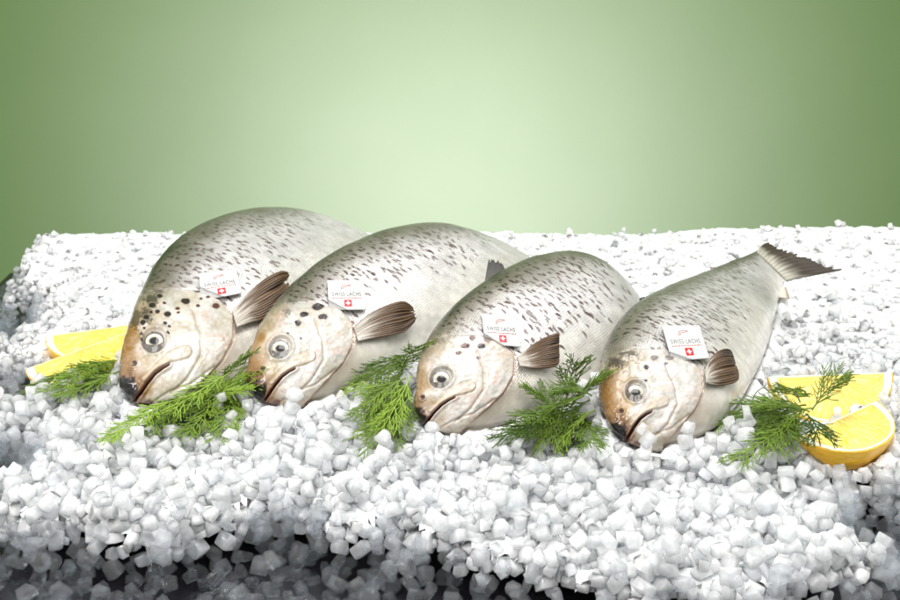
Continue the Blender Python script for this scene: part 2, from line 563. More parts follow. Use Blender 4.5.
def build_fish(fd):
    rnd = np.random.RandomState(fd['seed'])
    V3, D3 = [], []
    nrm = np.array([0, math.cos(LEAN), -math.sin(LEAN)])
    for d, v in fd['st']:
        a = at_z(v, ZV)
        r = ray(d)
        t = nrm @ (a - CAM) / (nrm @ r)
        V3.append(a); D3.append(CAM + r * t)
    V3 = np.array(V3); D3 = np.array(D3)
    NH, NB = 330, 300
    q = np.concatenate([np.linspace(0, 1, 90, endpoint=False) ** 1.6, np.linspace(1, 4.2, NH - 90, endpoint=False), np.linspace(4.2, 10, NB)])
    v = cat(V3, q); d = cat(D3, q)
    C = (v + d) / 2
    H = (d - v) / 2
    ax = np.gradient(C, axis=0)
    ax /= np.linalg.norm(ax, axis=1, keepdims=True)
    # smooth the axis so that sections do not fold
    k = np.ones(41) / 41
    ax = np.stack([np.convolve(np.pad(ax[:, c], 20, 'edge'), k, 'valid') for c in range(3)], 1)
    L = np.cross(ax, H)
    L /= np.linalg.norm(L, axis=1, keepdims=True)
    L *= np.sign(L[:, 2:3])
    hd = np.linalg.norm(H, axis=1)
    prof = np.interp(q, [0, 1, 2, 3, 5, 7, 9, 10], [.80, .62, .56, .52, .46, .38, .30, .26])
    q0 = 0.55
    m = np.where(q < q0, np.sqrt(np.clip(1 - (1 - q / q0) ** 2, 0, 1)), 1.0)
    m = np.maximum(m, 0.02)
    phi = np.concatenate([np.linspace(-0.12, math.pi + 0.12, 250, endpoint=False), np.linspace(math.pi + 0.12, 2 * math.pi - 0.12, 60, endpoint=False)])
    cs, sn = np.cos(phi), np.sin(phi)
    sn2 = np.sign(sn) * np.abs(sn) ** 0.88
    P = C[:, None] + (H * m[:, None])[:, None] * cs[None, :, None] + (L * (hd * prof * m)[:, None])[:, None] * sn2[None, :, None]
    nu, nv = P.shape[:2]
    # arc-length coordinates for the scales
    su = np.concatenate([[0], np.cumsum(np.linalg.norm(np.diff(C, axis=0), axis=1))])
    SU = np.repeat(su[:, None], nv, 1).ravel()
    SVg = (phi[None, :] * (hd * 0.75)[:, None]).ravel()
    Q = np.repeat(q[:, None], nv, 1).ravel()
    PH = np.repeat(phi[None, :], nu, 0).ravel()
    PP = P.reshape(-1, 3)
    n = np.cross(np.gradient(P, axis=0), np.gradient(P, axis=1))
    n /= np.linalg.norm(n, axis=2, keepdims=True) + 1e-12
    out = P - C[:, None]
    n *= np.sign(np.sum(n * out, axis=2, keepdims=True) + 1e-12)
    N = n.reshape(-1, 3)
    px = proj(PP)
    to4, X4 = affine(fd['anch'], ANCH4)
    p4 = to4(px)
    front = smooth(-0.10, 0.12, np.sum(N * (CAM - PP) / np.linalg.norm(CAM - PP, axis=1, keepdims=True), axis=1)) * (PH > -0.13) * (PH < math.pi + 0.13)
    t = np.clip(PH / math.pi, 0, 1)
    t = np.where(PH > math.pi, np.clip(2 - PH / math.pi, 0, 1), t)      # 0 back, 1 belly
    nz = vnoise(np.c_[SU, SVg], fd['seed'], 28)
    nz2 = vnoise(np.c_[SU, SVg], fd['seed'] + 5, 110)
    # ----- head mask
    op = HEAD['opercle']
    poly = op + [(640, 500), (560, 500), (560, 362)]
    inside = in_poly(p4, poly) & (Q < 5.2)
    dop, pop = dist_poly(p4, op)
    sgn = np.where(inside, dop, -dop)          # + inside head
    hw = 0.8 + 9.0 * smooth(0.50, 0.25, pop)
    head = smooth(-hw, hw, sgn + 3.0 * smooth(0.42, 0.22, pop) * (vnoise(px, 8, 0.3) - .5) * 2)
    head = np.where(front > 0.02, head, smooth(3.6, 3.2, Q))
    def lerp(a, b, f): return a + (b - a) * f[:, None]
    # ----- body colour
    back = np.array([0.06, 0.07, 0.03]); upper = np.array([0.27, 0.25, 0.20]); flank = np.array([0.97, 0.94, 0.94]); belly = np.array([1.0, 0.97, 0.88])
    tt = t + (nz - 0.5) * 0.05 + (0.05 if fd['seed'] == 44 else 0)
    c = np.tile(back, (len(PP), 1))
    c = lerp(c, upper, smooth(0.09, 0.24, tt))
    c = lerp(c, flank, smooth(0.22, 0.46, tt))
    c = lerp(c, belly, smooth(0.50, 0.75, tt))
    near_head = smooth(-26, -2, sgn) * (1 - head) * (t < 0.5)
    c = lerp(c, np.array([0.27, 0.25, 0.19]), near_head * 0.9 * smooth(0.5, 0.1, tt))
    c = c * (0.80 + 0.26 * nz2[:, None] + 0.10 * nz[:, None])
    # body spots: rows of short dark dashes on the upper flank
    sp = np.zeros(len(PP)); spc = np.zeros(len(PP))
    L4 = su[-1]
    body = np.where((Q > 2.6) & (front > 0.02) & (t < fd['sdens'][1] + 0.12))[0]
    bx, by = SU[body], SVg[body]
    hdq = np.interp(SU, su, hd)
    q_of = lambda s: np.interp(s, su, q)
    s0 = np.interp(2.9, q, su); s1 = np.interp(9.6, q, su)
    step = 0.0125
    acc = np.zeros(len(body)); accc = np.zeros(len(body))
    ns = int((s1 - s0) / step)
    for i in range(ns):
        s = s0 + i * step
        hq = np.interp(s, su, hd) * 0.75 * math.pi
        nj = int(hq * 0.7 / 0.0105)
        for j in range(nj):
            ss = s + rnd.uniform(-.006, .006) + (0.5 * step if j % 2 else 0)
            vv = j * 0.0105 + rnd.uniform(-.004, .004)
            tj = vv / hq
            qq = q_of(ss)
            hi = fd['sdens'][1] * (1.0 if qq < 6 else max(0.25, 1 - (qq - 6) * 0.2))
            dens = 0.95 * smooth(0.015, 0.07, tj) * (1 - smooth(hi * 0.55, hi, tj))
            dens *= 0.55 + 0.9 * vnoise(np.array([[ss, vv]]), fd['seed'] + 9, 22)[0]
            if qq > 7.5: dens *= max(0.12, 1 - (qq - 7.5) * 0.45)
            if rnd.rand() > dens: continue
            a = rnd.uniform(0.0014, 0.0030); b = rnd.uniform(0.0028, 0.0058) * (1.1 if tj > 0.1 else 0.8)
            ang = rnd.uniform(-0.7, 0.5)
            w = np.abs(bx - ss) < 0.009
            w &= np.abs(by - vv) < 0.009
            dx, dy = bx[w] - ss, by[w] - vv
            ex = dx * math.cos(ang) + dy * math.sin(ang); ey = -dx * math.sin(ang) + dy * math.cos(ang)
            ex = ex + ey * ey * 60 * rnd.choice([-1, 1, 1])
            r = np.sqrt((ex / a) ** 2 + (ey / b) ** 2)
            st_ = rnd.uniform(0.75, 1.0)
            vsp = (1 - smooth(0.65, 1.35, r)) * st_
            old = acc[w]
            acc[w] = np.maximum(old, vsp)
    sp[body] = acc
    sp *= (1 - smooth(-1.5, 0.5, sgn))
    dark = lerp(np.tile(np.array([0.03, 0.02, 0.018]), (len(PP), 1)), np.array([0.085, 0.04, 0.036]), smooth(0.15, 0.4, t))
    c = c + (dark - c) * sp[:, None]
    # ----- head colour, in the frame of the right-hand fish
    hx, hy = p4[:, 0], p4[:, 1]
    hn = vnoise(p4, fd['seed'] + 3, 0.11); hn2 = vnoise(p4, fd['seed'] + 4, 0.35); hn3 = vnoise(p4, fd['seed'] + 6, 0.9)
    cream = np.array([0.72, 0.69, 0.60]); white = np.array([0.93, 0.91, 0.87]); brown = np.array([0.40, 0.20, 0.05]); tan = np.array([0.56, 0.40, 0.18]); grey = np.array([0.26, 0.24, 0.17])
    ch = np.tile(cream, (len(PP), 1))
    ch = lerp(ch, white, smooth(0.35, 0.7, hn + 0.25 * smooth(18, 40, np.hypot(hx - 612, hy - 400))))
    djaw0, _ = dist_poly(p4, [(640, 450), (662, 446), (684, 436)])
    # forehead band: distance from the forehead-snout line
    fline = [(612, 352), (603, 372), (601, 395), (606, 418), (615, 440)]
    df, pf = dist_poly(p4, fline)
    bw = smooth(38, 10, df + (hn - .5) * 16)
    amt = {11: 1.05, 22: 1.08, 33: 0.75, 44: 1.05}[fd['seed']]
    ch = lerp(ch, tan, bw * 0.8 * amt)
    ch = lerp(ch, brown, smooth(30, 8, df + (hn - .5) * 14) * smooth(0.05, 0.35, pf) * 0.92 * amt)
    ch = lerp(ch, grey, smooth(46, 8, df + (hn2 - .5) * 12) * smooth(0.35, 0.0, pf) * 0.75)
    ch = lerp(ch, np.array([0.50, 0.47, 0.38]), smooth(0.45, 0.75, hn2) * smooth(60, 15, df) * smooth(20, 3, dop) * 0.6)
    ch = lerp(ch, np.array([0.22, 0.17, 0.10]), smooth(0.62, 0.8, hn2) * smooth(26, 4, df) * 0.5)
    hl = vnoise(p4, fd['seed'] + 21, 0.06)
    ch = lerp(ch, np.array([0.66, 0.47, 0.25]), smooth(0.40, 0.8, hl) * 0.22)
    ch = lerp(ch, np.array([0.62, 0.50, 0.32]), smooth(14, 2, djaw0) * 0.45)
    # cheek blush and veins
    ch = lerp(ch, np.array([0.80, 0.50, 0.36]), smooth(0.58, 0.85, hn) * smooth(6, 30, df) * 0.35)
    veins = np.abs(vnoise(p4 @ np.array([[0.25, 0.5], [-0.9, 0.35]]), fd['seed'] + 12, 0.16) - 0.5)
    ch = lerp(ch, np.array([0.62, 0.42, 0.26]), smooth(0.05, 0.0, veins) * 0.35)
    # opercle rim: reddish line then pale
    ch = lerp(ch, np.array([0.72, 0.38, 0.25]), smooth(3.2, 0.3, dop) * 0.55 * smooth(0.25, 0.6, pop))
    ch = lerp(ch, np.array([0.55, 0.50, 0.36]), smooth(7, 2, np.abs(dop - 5)) * 0.25)
    dpr, ppr = dist_poly(p4, HEAD['preop'])
    ch = lerp(ch, np.array([0.50, 0.38, 0.22]), smooth(2.0, 0.2, dpr) * 0.45)
    djw, pjw = dist_poly(p4, HEAD['jaw'])
    ch = lerp(ch, np.array([0.60, 0.40, 0.28]), smooth(1.6, 0.2, djw) * 0.4)
    # maxilla
    dmx, pmx = dist_poly(p4, HEAD['maxilla'])
    mxw = 2.2 + 3.2 * smooth(0.2, 0.9, pmx)
    ch = lerp(ch, np.array([0.80, 0.68, 0.52]), smooth(mxw + 1, mxw - 1, dmx) * 0.7)
    ch = lerp(ch, np.array([0.45, 0.30, 0.17]), smooth(1.3, 0.2, np.abs(dmx - mxw)) * 0.28)
    # eye surround
    ex, ey = HEAD['eye']
    de = np.hypot(hx - ex, hy - ey)
    ch = lerp(ch, np.array([0.30, 0.26, 0.20]), smooth(15, 10, de + (hn2 - .5) * 5) * 0.3)
    ch = lerp(ch, np.array([0.03, 0.025, 0.022]), smooth(10.6, 8.4, de + 1.6 * ((hx - ex) * 0.7 - (hy - ey) * 0.7) / 12) * 0.8)
    # snout
    sx, sy = HEAD['snout']
    ds = np.hypot((hx - sx) * 0.95, (hy - sy) * 0.75)
    ch = lerp(ch, np.array([0.26, 0.13, 0.08]), smooth(24, 10, ds + (hn2 - .5) * 8) * 0.7)
    ch = lerp(ch, np.array([0.018, 0.014, 0.013]), smooth(16, 11, ds + (hn2 - .5) * 5))
    dn = np.hypot(hx - HEAD['nostril'][0], hy - HEAD['nostril'][1])
    ch = lerp(ch, np.array([0.14, 0.08, 0.06]), smooth(3.4, 1.5, dn))
    # mouth
    dm, pm = dist_poly(p4, HEAD['mouth'])
    mw = 0.15 + 0.85 * {11: 1.15, 22: 0.75, 33: 0.7, 44: 1.2}[fd['seed']] * np.sin(np.clip(pm, 0, 1) * math.pi) ** 0.8 * (1 - 0.45 * pm) + 0.4
    below = (hx - 640) * 0.62 + (hy - 420) * 0.78 > 0
    ch = lerp(ch, np.array([0.62, 0.28, 0.22]), smooth(mw + 1.8, mw, dm) * 0.5)
    ch = lerp(ch, np.array([0.07, 0.022, 0.02]), smooth(mw + 0.6, mw - 0.8, dm))
    dj = np.hypot(hx - 637, hy - 444)
    ch = lerp(ch, np.array([0.16, 0.06, 0.05]), smooth(5, 2.5, dj) * 0.8)
    ch *= (0.70 + 0.18 * hn3[:, None] + 0.14 * hn2[:, None])
    c = c + (ch - c) * head[:, None]
    # shadowy gill slit just behind the cover is real depth; the red gill rim shows
    rim = smooth(0.2, 1.0, -sgn) * smooth(4.5, 1.5, -sgn) * smooth(0.45, 0.6, pop) * (front > 0.02)
    c = lerp(c, np.array([0.60, 0.30, 0.20]), rim * 0.55)
    throat = smooth(38, 4, -sgn) * (sgn < 0) * smooth(0.55, 0.75, pop) * (front > 0.02)
    c = lerp(c, np.array([0.50, 0.40, 0.28]), throat * 0.6)
    # patches and spots given by eye
    pxn = px + np.c_[(hn2 - .5) * 4, (hn3 - .5) * 4]
    vis = (front > 0.02)
    for x, y, rx, ry, a in fd['patch']:
        r = np.hypot((pxn[:, 0] - x) / rx, (pxn[:, 1] - y) / ry)
        c = lerp(c, np.array([0.045, 0.04, 0.035]), smooth(1.15, 0.5, r + (hn3 - .5) * .7) * a * vis)
    pxs = px + np.c_[(hn3 - .5) * 0.8, (hn2 - .5) * 0.8]
    for x, y, rx, ry, kd in fd['spots']:
        r = np.hypot((pxs[:, 0] - x) / rx, (pxs[:, 1] - y) / ry)
        col = [np.array([0.02, 0.015, 0.018]), np.array([0.10, 0.03, 0.022]), np.array([0.24, 0.20, 0.20])][kd]
        c = lerp(c, np.array([0.55, 0.45, 0.36]), smooth(1.75, 1.1, r) * 0.30 * vis)
        c = lerp(c, col, smooth(1.2, 0.85, r) * 0.97 * vis)
    # ----- relief (metres along the normal)
    D = np.zeros(len(PP))
    g = lambda x, s: np.exp(-(x / s) ** 2)
    D += -0.0075 * smooth(mw + 0.8, mw - 1.0, dm)
    D += 0.0022 * g(dm - mw - 1.6, 1.5)
    D += 0.0013 * smooth(mxw + 1.4, mxw - 1.6, dmx) - 0.0006 * g(dmx - mxw - 0.8, 0.9)
    D += -0.0026 * smooth(11.5, 9.5, de) + 0.0014 * g(de - 12, 1.6)
    D += -0.0018 * g(dn, 1.6) + 0.0012 * g(dn - 3.2, 1.2)
    D += -0.0016 * g(dpr, 1.6) - 0.0013 * g(djw, 1.4)
    D += 0.0012 * (smooth(0.2, 0.8, hn) - 0.5) + 0.0007 * (hn2 - 0.5)
    Dh = D * head * 1.35
    step_ = -0.0050 * smooth(1.2, -0.6, sgn) * smooth(-34, -2, sgn) - 0.0022 * g(sgn + 0.8, 1.0)
    step_ *= smooth(0.02, 0.25, pop)
    D = (Dh + step_) * front
    D += (1 - head) * ((nz - .5) * 0.0012)
    PP2 = PP + N * D[:, None]
    F = grid_faces(nu, nv, True)
    # caps
    nvv = len(PP2)
    Vv = np.vstack([PP2, C[0] - ax[0] * 0.0003, C[-1] + ax[-1] * 0.004])
    j = np.arange(nv); j2 = (j + 1) % nv
    cap = np.vstack([np.stack([np.full(nv, nvv), j2, j, j], 1), np.stack([np.full(nv, nvv + 1), (nu - 1) * nv + j, (nu - 1) * nv + j2, (nu - 1) * nv + j2], 1)])
    me = bpy.data.meshes.new('body')
    Fl = F.ravel(); tri = cap[:, :3].ravel()
    me.vertices.add(len(Vv)); me.vertices.foreach_set('co', Vv.astype(np.float32).ravel())
    me.loops.add(len(Fl) + len(tri)); me.loops.foreach_set('vertex_index', np.concatenate([Fl, tri]).astype(np.int32))
    nf, nt_ = len(F), len(cap)
    me.polygons.add(nf + nt_)
    me.polygons.foreach_set('loop_start', np.concatenate([np.arange(nf) * 4, nf * 4 + np.arange(nt_) * 3]).astype(np.int32))
    me.polygons.foreach_set('loop_total', np.concatenate([np.full(nf, 4), np.full(nt_, 3)]).astype(np.int32))
    me.polygons.foreach_set('use_smooth', np.ones(nf + nt_, bool))
    me.update(calc_edges=True)
    # outward normals
    e1 = me.polygons[nf // 3]
    vi = F[nf // 3]
    fn = np.cross(Vv[vi[1]] - Vv[vi[0]], Vv[vi[3]] - Vv[vi[0]])
    if fn @ N[vi[0]] < 0: me.flip_normals()
    ex_ = lambda a, b: np.concatenate([a, [b, b]])
    set_col(me, 'Col', np.clip(np.vstack([c, c[0], c[-1]]) * 0.65, 0, 1))
    set_f(me, 'su', ex_(SU, 0)); set_f(me, 'sv', ex_(SVg, 0))
    set_f(me, 'scales', ex_((1 - head) * smooth(0.95, 0.6, t) * (1 - 0.85 * sp), 0))
    root = empty('salmon', [C[nu // 2][0], C[nu // 2][1], 0])
    tag(root, fd['label'], 'fish', 'whole salmon laid out on ice')
    body_o = link('body', me, M_skin, root)
    FISH_PTS.append(PP2[::3])
    # surface lookup by pixel
    vidx = np.where(front > 0.5)[0]
    def surf(p):
        k_ = vidx[np.argmin(np.sum((px[vidx] - np.asarray(p)) ** 2, 1))]
        return PP2[k_], N[k_]
    # ----- eye
    inv = np.linalg.inv(np.vstack([X4.T, [0, 0, 1]]))
    epx = (inv @ np.array([ex, ey, 1]))[:2]
    P0, N0 = surf(epx)
    N0 = N0 * 0.55 + 0.45 * (CAM - P0) / np.linalg.norm(CAM - P0)
    N0 /= np.linalg.norm(N0)
    R = 8.6 * np.linalg.norm(P0 - CAM) / FPX
    eye(root, P0 - N0 * 0.0008, N0, R, fd['seed'])
    # ----- pectoral fin
    pectoral(root, fd['fin'], surf, rnd)
    # ----- tail fin
    a_ = C[-1]; h_ = H[-1]; l_ = L[-1]
    if fd is FISH[3]:
        top = [at_y(p, y) for p, y in (((757, 252), 2.04), ((760, 247), 2.06), ((764, 243), 2.075), ((769, 240.5), 2.09))]
        bot = [at_y(p, y) for p, y in (((787, 281), 1.955), ((800, 277), 1.965), ((820, 273), 1.985), ((843, 268), 2.0))]
        topc = np.array(top); botc = np.array(bot)
    else:
        sc = np.array([1.0, 1.15, 1.5, 1.9])
        ta = ax[-1] * np.array([1, 1, 0.25])
        ta /= np.linalg.norm(ta)
        topc = np.array([a_ + ta * (-.01 + .028 * k_) + h_ * sc[k_] for k_ in range(4)])
        botc = np.array([a_ + ta * (-.01 + .028 * k_) - h_ * sc[k_] for k_ in range(4)])
        botc[:, 2] = np.maximum(botc[:, 2], 0.012)
    nu2, nv2 = 40, 90
    u = np.linspace(0, 1, nu2); w = np.linspace(0, 1, nv2)
    T = cat(topc, u * 3); B = cat(botc, u * 3)
    G = T[:, None] * (1 - w)[None, :, None] + B[:, None] * w[None, :, None]
    # forked trailing edge with torn notches
    root_c = (T[0] + B[0]) / 2
    tip_in = 0.22 * np.sin(w * math.pi) + 0.12 * (vnoise(np.c_[w * 14, w * 0], fd['seed'], 1.0) - .5)
    tip_in += 0.06 * (vnoise(np.c_[w * 40, w * 0 + 3], fd['seed'], 1.0) > 0.66)
    Gb = G.copy()
    for a in range(nu2):
        back_ = (u[a] ** 1.5) * tip_in
        G[a] = Gb[a] * (1 - back_)[:, None] + (Gb[0]) * back_[:, None]
    dn_ = np.cross(T[-1] - T[0], B[-1] - T[-1]); dn_ /= np.linalg.norm(dn_)
    G += dn_[None, None] * (0.0009 * np.sin(w * 75)[None, :, None] * u[:, None, None] + 0.004 * np.sin(w * 7 + 1)[None, :, None] * u[:, None, None])
    cc = np.zeros((nu2, nv2, 3))
    k1 = smooth(0.10, 0.55, u[:, None] + 0.25 * (vnoise(np.c_[np.repeat(u, nv2) * 3, np.tile(w, nu2) * 25], 3, 1.0).reshape(nu2, nv2) - .5))
    cc[:] = np.array([0.42, 0.40, 0.33])
    cc = cc + (np.array([0.05, 0.035, 0.025]) - cc) * k1[..., None]
    cc *= (0.75 + 0.3 * (np.sin(w * 75) > 0))[None, :, None]
    slab('tail_fin', G, 0.004 - 0.0028 * u[:, None], root, M_fin, np.clip(cc, 0, 1))
    # ----- dorsal and adipose fins on the ridge
    def ridge_fin(name, q1, q2, height, sweep, colr, sd):
        qs = np.linspace(q1, q2, 26)
        base = cat(D3, qs) - (cat(D3, qs) - cat(V3, qs)) * 0.03
        dvv = cat(D3, qs) - cat(V3, qs); dvv /= np.linalg.norm(dvv, axis=1, keepdims=True)
        axq = np.stack([np.interp(qs, q, ax[:, c_]) for c_ in range(3)], 1)
        f = np.linspace(0, 1, 26)
        hgt = height * np.interp(f, [0, .12, .5, .85, 1], [.12, 1.0, .8, .55, .3]) * (0.9 + 0.2 * np.random.RandomState(sd).rand(26))
        uu = np.linspace(0, 1, 14)
        G = base[None] + (dvv[None] * hgt[None, :, None] + axq[None] * (sweep * hgt)[None, :, None]) * uu[:, None, None]
        cc = np.zeros((14, 26, 3)); cc[:] = colr[0]
        cc = cc + (np.array(colr[1]) - cc) * smooth(0.1, 0.9, uu)[:, None, None]
        cc *= (0.8 + 0.3 * (np.arange(26) % 2))[None, :, None]
        slab(name, G, 0.0016, root, M_fin, np.clip(cc, 0, 1))
    sd = fd['seed']
    if fd is FISH[2]: ridge_fin('dorsal_fin', 4.7, 5.25, 0.042, 1.2, ((.06, .05, .04), (.016, .013, .011)), sd)
    elif fd is FISH[3]:
        ridge_fin('dorsal_fin', 5.0, 5.45, 0.012, 1.2, ((.25, .25, .18), (.05, .05, .045)), sd)
        ridge_fin('adipose_fin', 7.35, 7.5, 0.009, 0.6, ((.4, .3, .22), (.25, .12, .09)), sd)
    elif fd is FISH[1]: ridge_fin('dorsal_fin', 5.55, 5.75, 0.006, 1.0, ((.25, .25, .18), (.1, .08, .06)), sd)
    if fd is FISH[3]:   # pelvic/anal fin tip lying on the ice behind the belly
        qs = np.linspace(8.0, 8.7, 16)
        base = cat(V3, qs)
        uu = np.linspace(0, 1, 10)
        dirv = np.array([0.8, -0.25, -0.05])
        G = base[None] + dirv[None, None] * (0.024 * uu)[:, None, None] * np.linspace(1, .5, 16)[None, :, None] + np.array([0, 0, .006])
        cc = np.zeros((10, 16, 3)); cc[:] = (.75, .72, .64); cc = cc + (np.array([.3, .2, .14]) - cc) * smooth(.5, 1, uu)[:, None, None]
        slab('anal_fin', G, 0.0016, root, M_fin, cc)
    card(fd, surf)
    return root

def eye(root, P, N, R, seed):
    up = np.array([0, 0, 1.0]); a = np.cross(N, up); a /= np.linalg.norm(a); b = np.cross(N, a)
    nr, na = 40, 72
    th = np.linspace(0, math.pi * 0.5, nr)
    V, C = [], []
    rn = np.random.RandomState(seed)
    flat = 0.24
    for t_ in th:
        rr = math.sin(t_)
        for k in range(na):
            f = 2 * math.pi * k / na
            V.append(P + (a * math.cos(f) + b * math.sin(f)) * rr * R + N * math.cos(t_) * R * flat)
            rho = math.sin(t_) if t_ < math.pi / 2 else 1.0
            ex = rho * math.cos(f) / 1.22; ey = rho * math.sin(f)
            r2 = math.hypot(ex, ey)
            pup = np.array([0.008, 0.008, 0.012]); ring = np.array([0.30, 0.26, 0.16]); iris = np.array([0.55, 0.54, 0.46]); rim = np.array([0.06, 0.055, 0.05])
            c = pup
            c = c + (ring - c) * smooth(0.40, 0.46, r2)
            c = c + (iris - c) * smooth(0.47, 0.56, r2)
            st = 0.5 + 0.5 * math.sin(f * 3 + seed) * math.cos(f * 5)
            c = c * (1 - 0.22 * st * (r2 > 0.45))
            c = c + (rim - c) * smooth(0.93, 0.99, rho)
            C.append(c)
    V = np.array(V); C = np.array(C)
    me = mesh_np('eye', V, grid_faces(nr, na, True))
    # close the front pole
    bm = bmesh.new(); bm.from_mesh(me); bm.verts.ensure_lookup_table()
    bmesh.ops.remove_doubles(bm, verts=bm.verts[:na], dist=1e-7)
    bm.to_mesh(me); bm.free()
    keep = len(me.vertices)
    Cn = np.vstack([C[:1], C[na:]]) if keep == len(V) - na + 1 else C[:keep]
    set_col(me, 'Col', Cn)
    recalc(me)
    link('eye', me, M_iris, root)

def pectoral(root, f, surf, rnd):
    nu, nv = 60, 70
    u = np.linspace(0, 1, nu); w = np.linspace(0, 1, nv)
    A = cat(f['lead'], u * 4); B = cat(f['trail'], u * 4)
    tear = 0.10 * (vnoise(np.c_[w * 9, w * 0], rnd.randint(99), 1.0)) + 0.11 * (vnoise(np.c_[w * 45, w * 0 + 7], rnd.randint(99), 1.0) > 0.66)
    G = np.zeros((nu, nv, 3))
    P2 = A[:, None] * (1 - w)[None, :, None] + B[:, None] * w[None, :, None]
    for j in range(nv):
        s = u * (1 - tear[j])
        for c in range(2):
            P2[:, j, c] = np.interp(s, u, P2[:, j, c])
    p0, n0 = surf((np.array(f['lead'][0]) + np.array(f['trail'][0])) / 2)
    dep0 = (p0 - CAM) @ FV
    pt, nt_ = surf((np.array(f['lead'][-1]) + np.array(f['trail'][-1])) / 2)
    # distance along the view: start inside the skin, then stand off it
    for i in range(nu):
        for j in range(nv):
            sk, _ = surf(P2[i, j]) if (i % 6 == 0 and j % 10 == 0) else (None, None)
            if sk is not None: G[i, j, 0] = (sk - CAM) @ FV
    ii = np.arange(0, nu, 6); jj = np.arange(0, nv, 10)
    sub = G[ii][:, jj, 0]
    full = np.array([np.interp(w * (nv - 1), jj, row) for row in sub])
    full = np.array([np.interp(u * (nu - 1), ii, full[:, j]) for j in range(nv)]).T
    # smooth plane fit so the fin is a clean blade
    Au = np.c_[np.ones(nu * nv), np.repeat(u, nv), np.tile(w, nu)]
    co, *_ = np.linalg.lstsq(Au, full.ravel(), rcond=None)
    pl = (Au @ co).reshape(nu, nv)
    dep = pl * 1.0
    off = 0.001 - f['lift'] * smooth(0, 0.8, u)[:, None] * (0.75 + 0.25 * (1 - w)[None, :]) - 0.003
    dep = np.minimum(pl, full + 0.002) + off
    dep = np.array([np.convolve(np.pad(dep[:, j], 6, 'edge'), np.ones(13) / 13, 'valid') for j in range(nv)]).T
    dep += 0.0011 * np.sin(w * 95)[None, :] * smooth(0.1, 0.5, u)[:, None]
    for i in range(nu):
        for j in range(nv):
            G[i, j] = CAM + ray(P2[i, j]) * dep[i, j]
    cc = np.zeros((nu, nv, 3)); cc[:] = (0.56, 0.52, 0.46)
    nn = vnoise(np.c_[np.repeat(u, nv) * 2.5, np.tile(w, nu) * 22], rnd.randint(99), 1.0).reshape(nu, nv)
    k = smooth(0.02, 0.5, u[:, None] + 0.45 * (nn - 0.5) + 0.12 * (1 - w)[None, :])
    cc = cc + (np.array([0.14, 0.08, 0.038]) - cc) * k[..., None]
    k2 = smooth(0.62, 0.8, nn) * smooth(0.4, 0.75, u)[:, None] * 0.85
    cc = cc + (np.array([0.035, 0.025, 0.02]) - cc) * k2[..., None]
    k3 = smooth(0.06, 0.0, w)[None, :] * smooth(0.1, 0.5, u)[:, None] * 0.6
    cc = cc + (np.array([0.09, 0.05, 0.03]) - cc) * k3[..., None]
    cc *= (0.80 + 0.22 * (0.5 + 0.5 * np.sin(w * 95)))[None, :, None]
    slab('pectoral_fin', G, 0.0030 - 0.0018 * u[:, None], root, M_fin, np.clip(cc, 0, 1))

def text_mesh(body):
    cu = bpy.data.curves.new('t', 'FONT')
    cu.body = body
    cu.size = 1
    cu.space_character = 1.12
    o = bpy.data.objects.new('t', cu)
    COL.objects.link(o)
    dg = bpy.context.evaluated_depsgraph_get()
    me = bpy.data.meshes.new_from_object(o.evaluated_get(dg))
    V = np.array([v.co[:] for v in me.vertices])
    F = [list(p.vertices) for p in me.polygons]
    bpy.data.objects.remove(o)
    bpy.data.curves.remove(cu)
    bpy.data.meshes.remove(me)
    V = V[:, :2]
    V = (V - V.min(0)) / (V.max(0) - V.min(0))
    return V, F

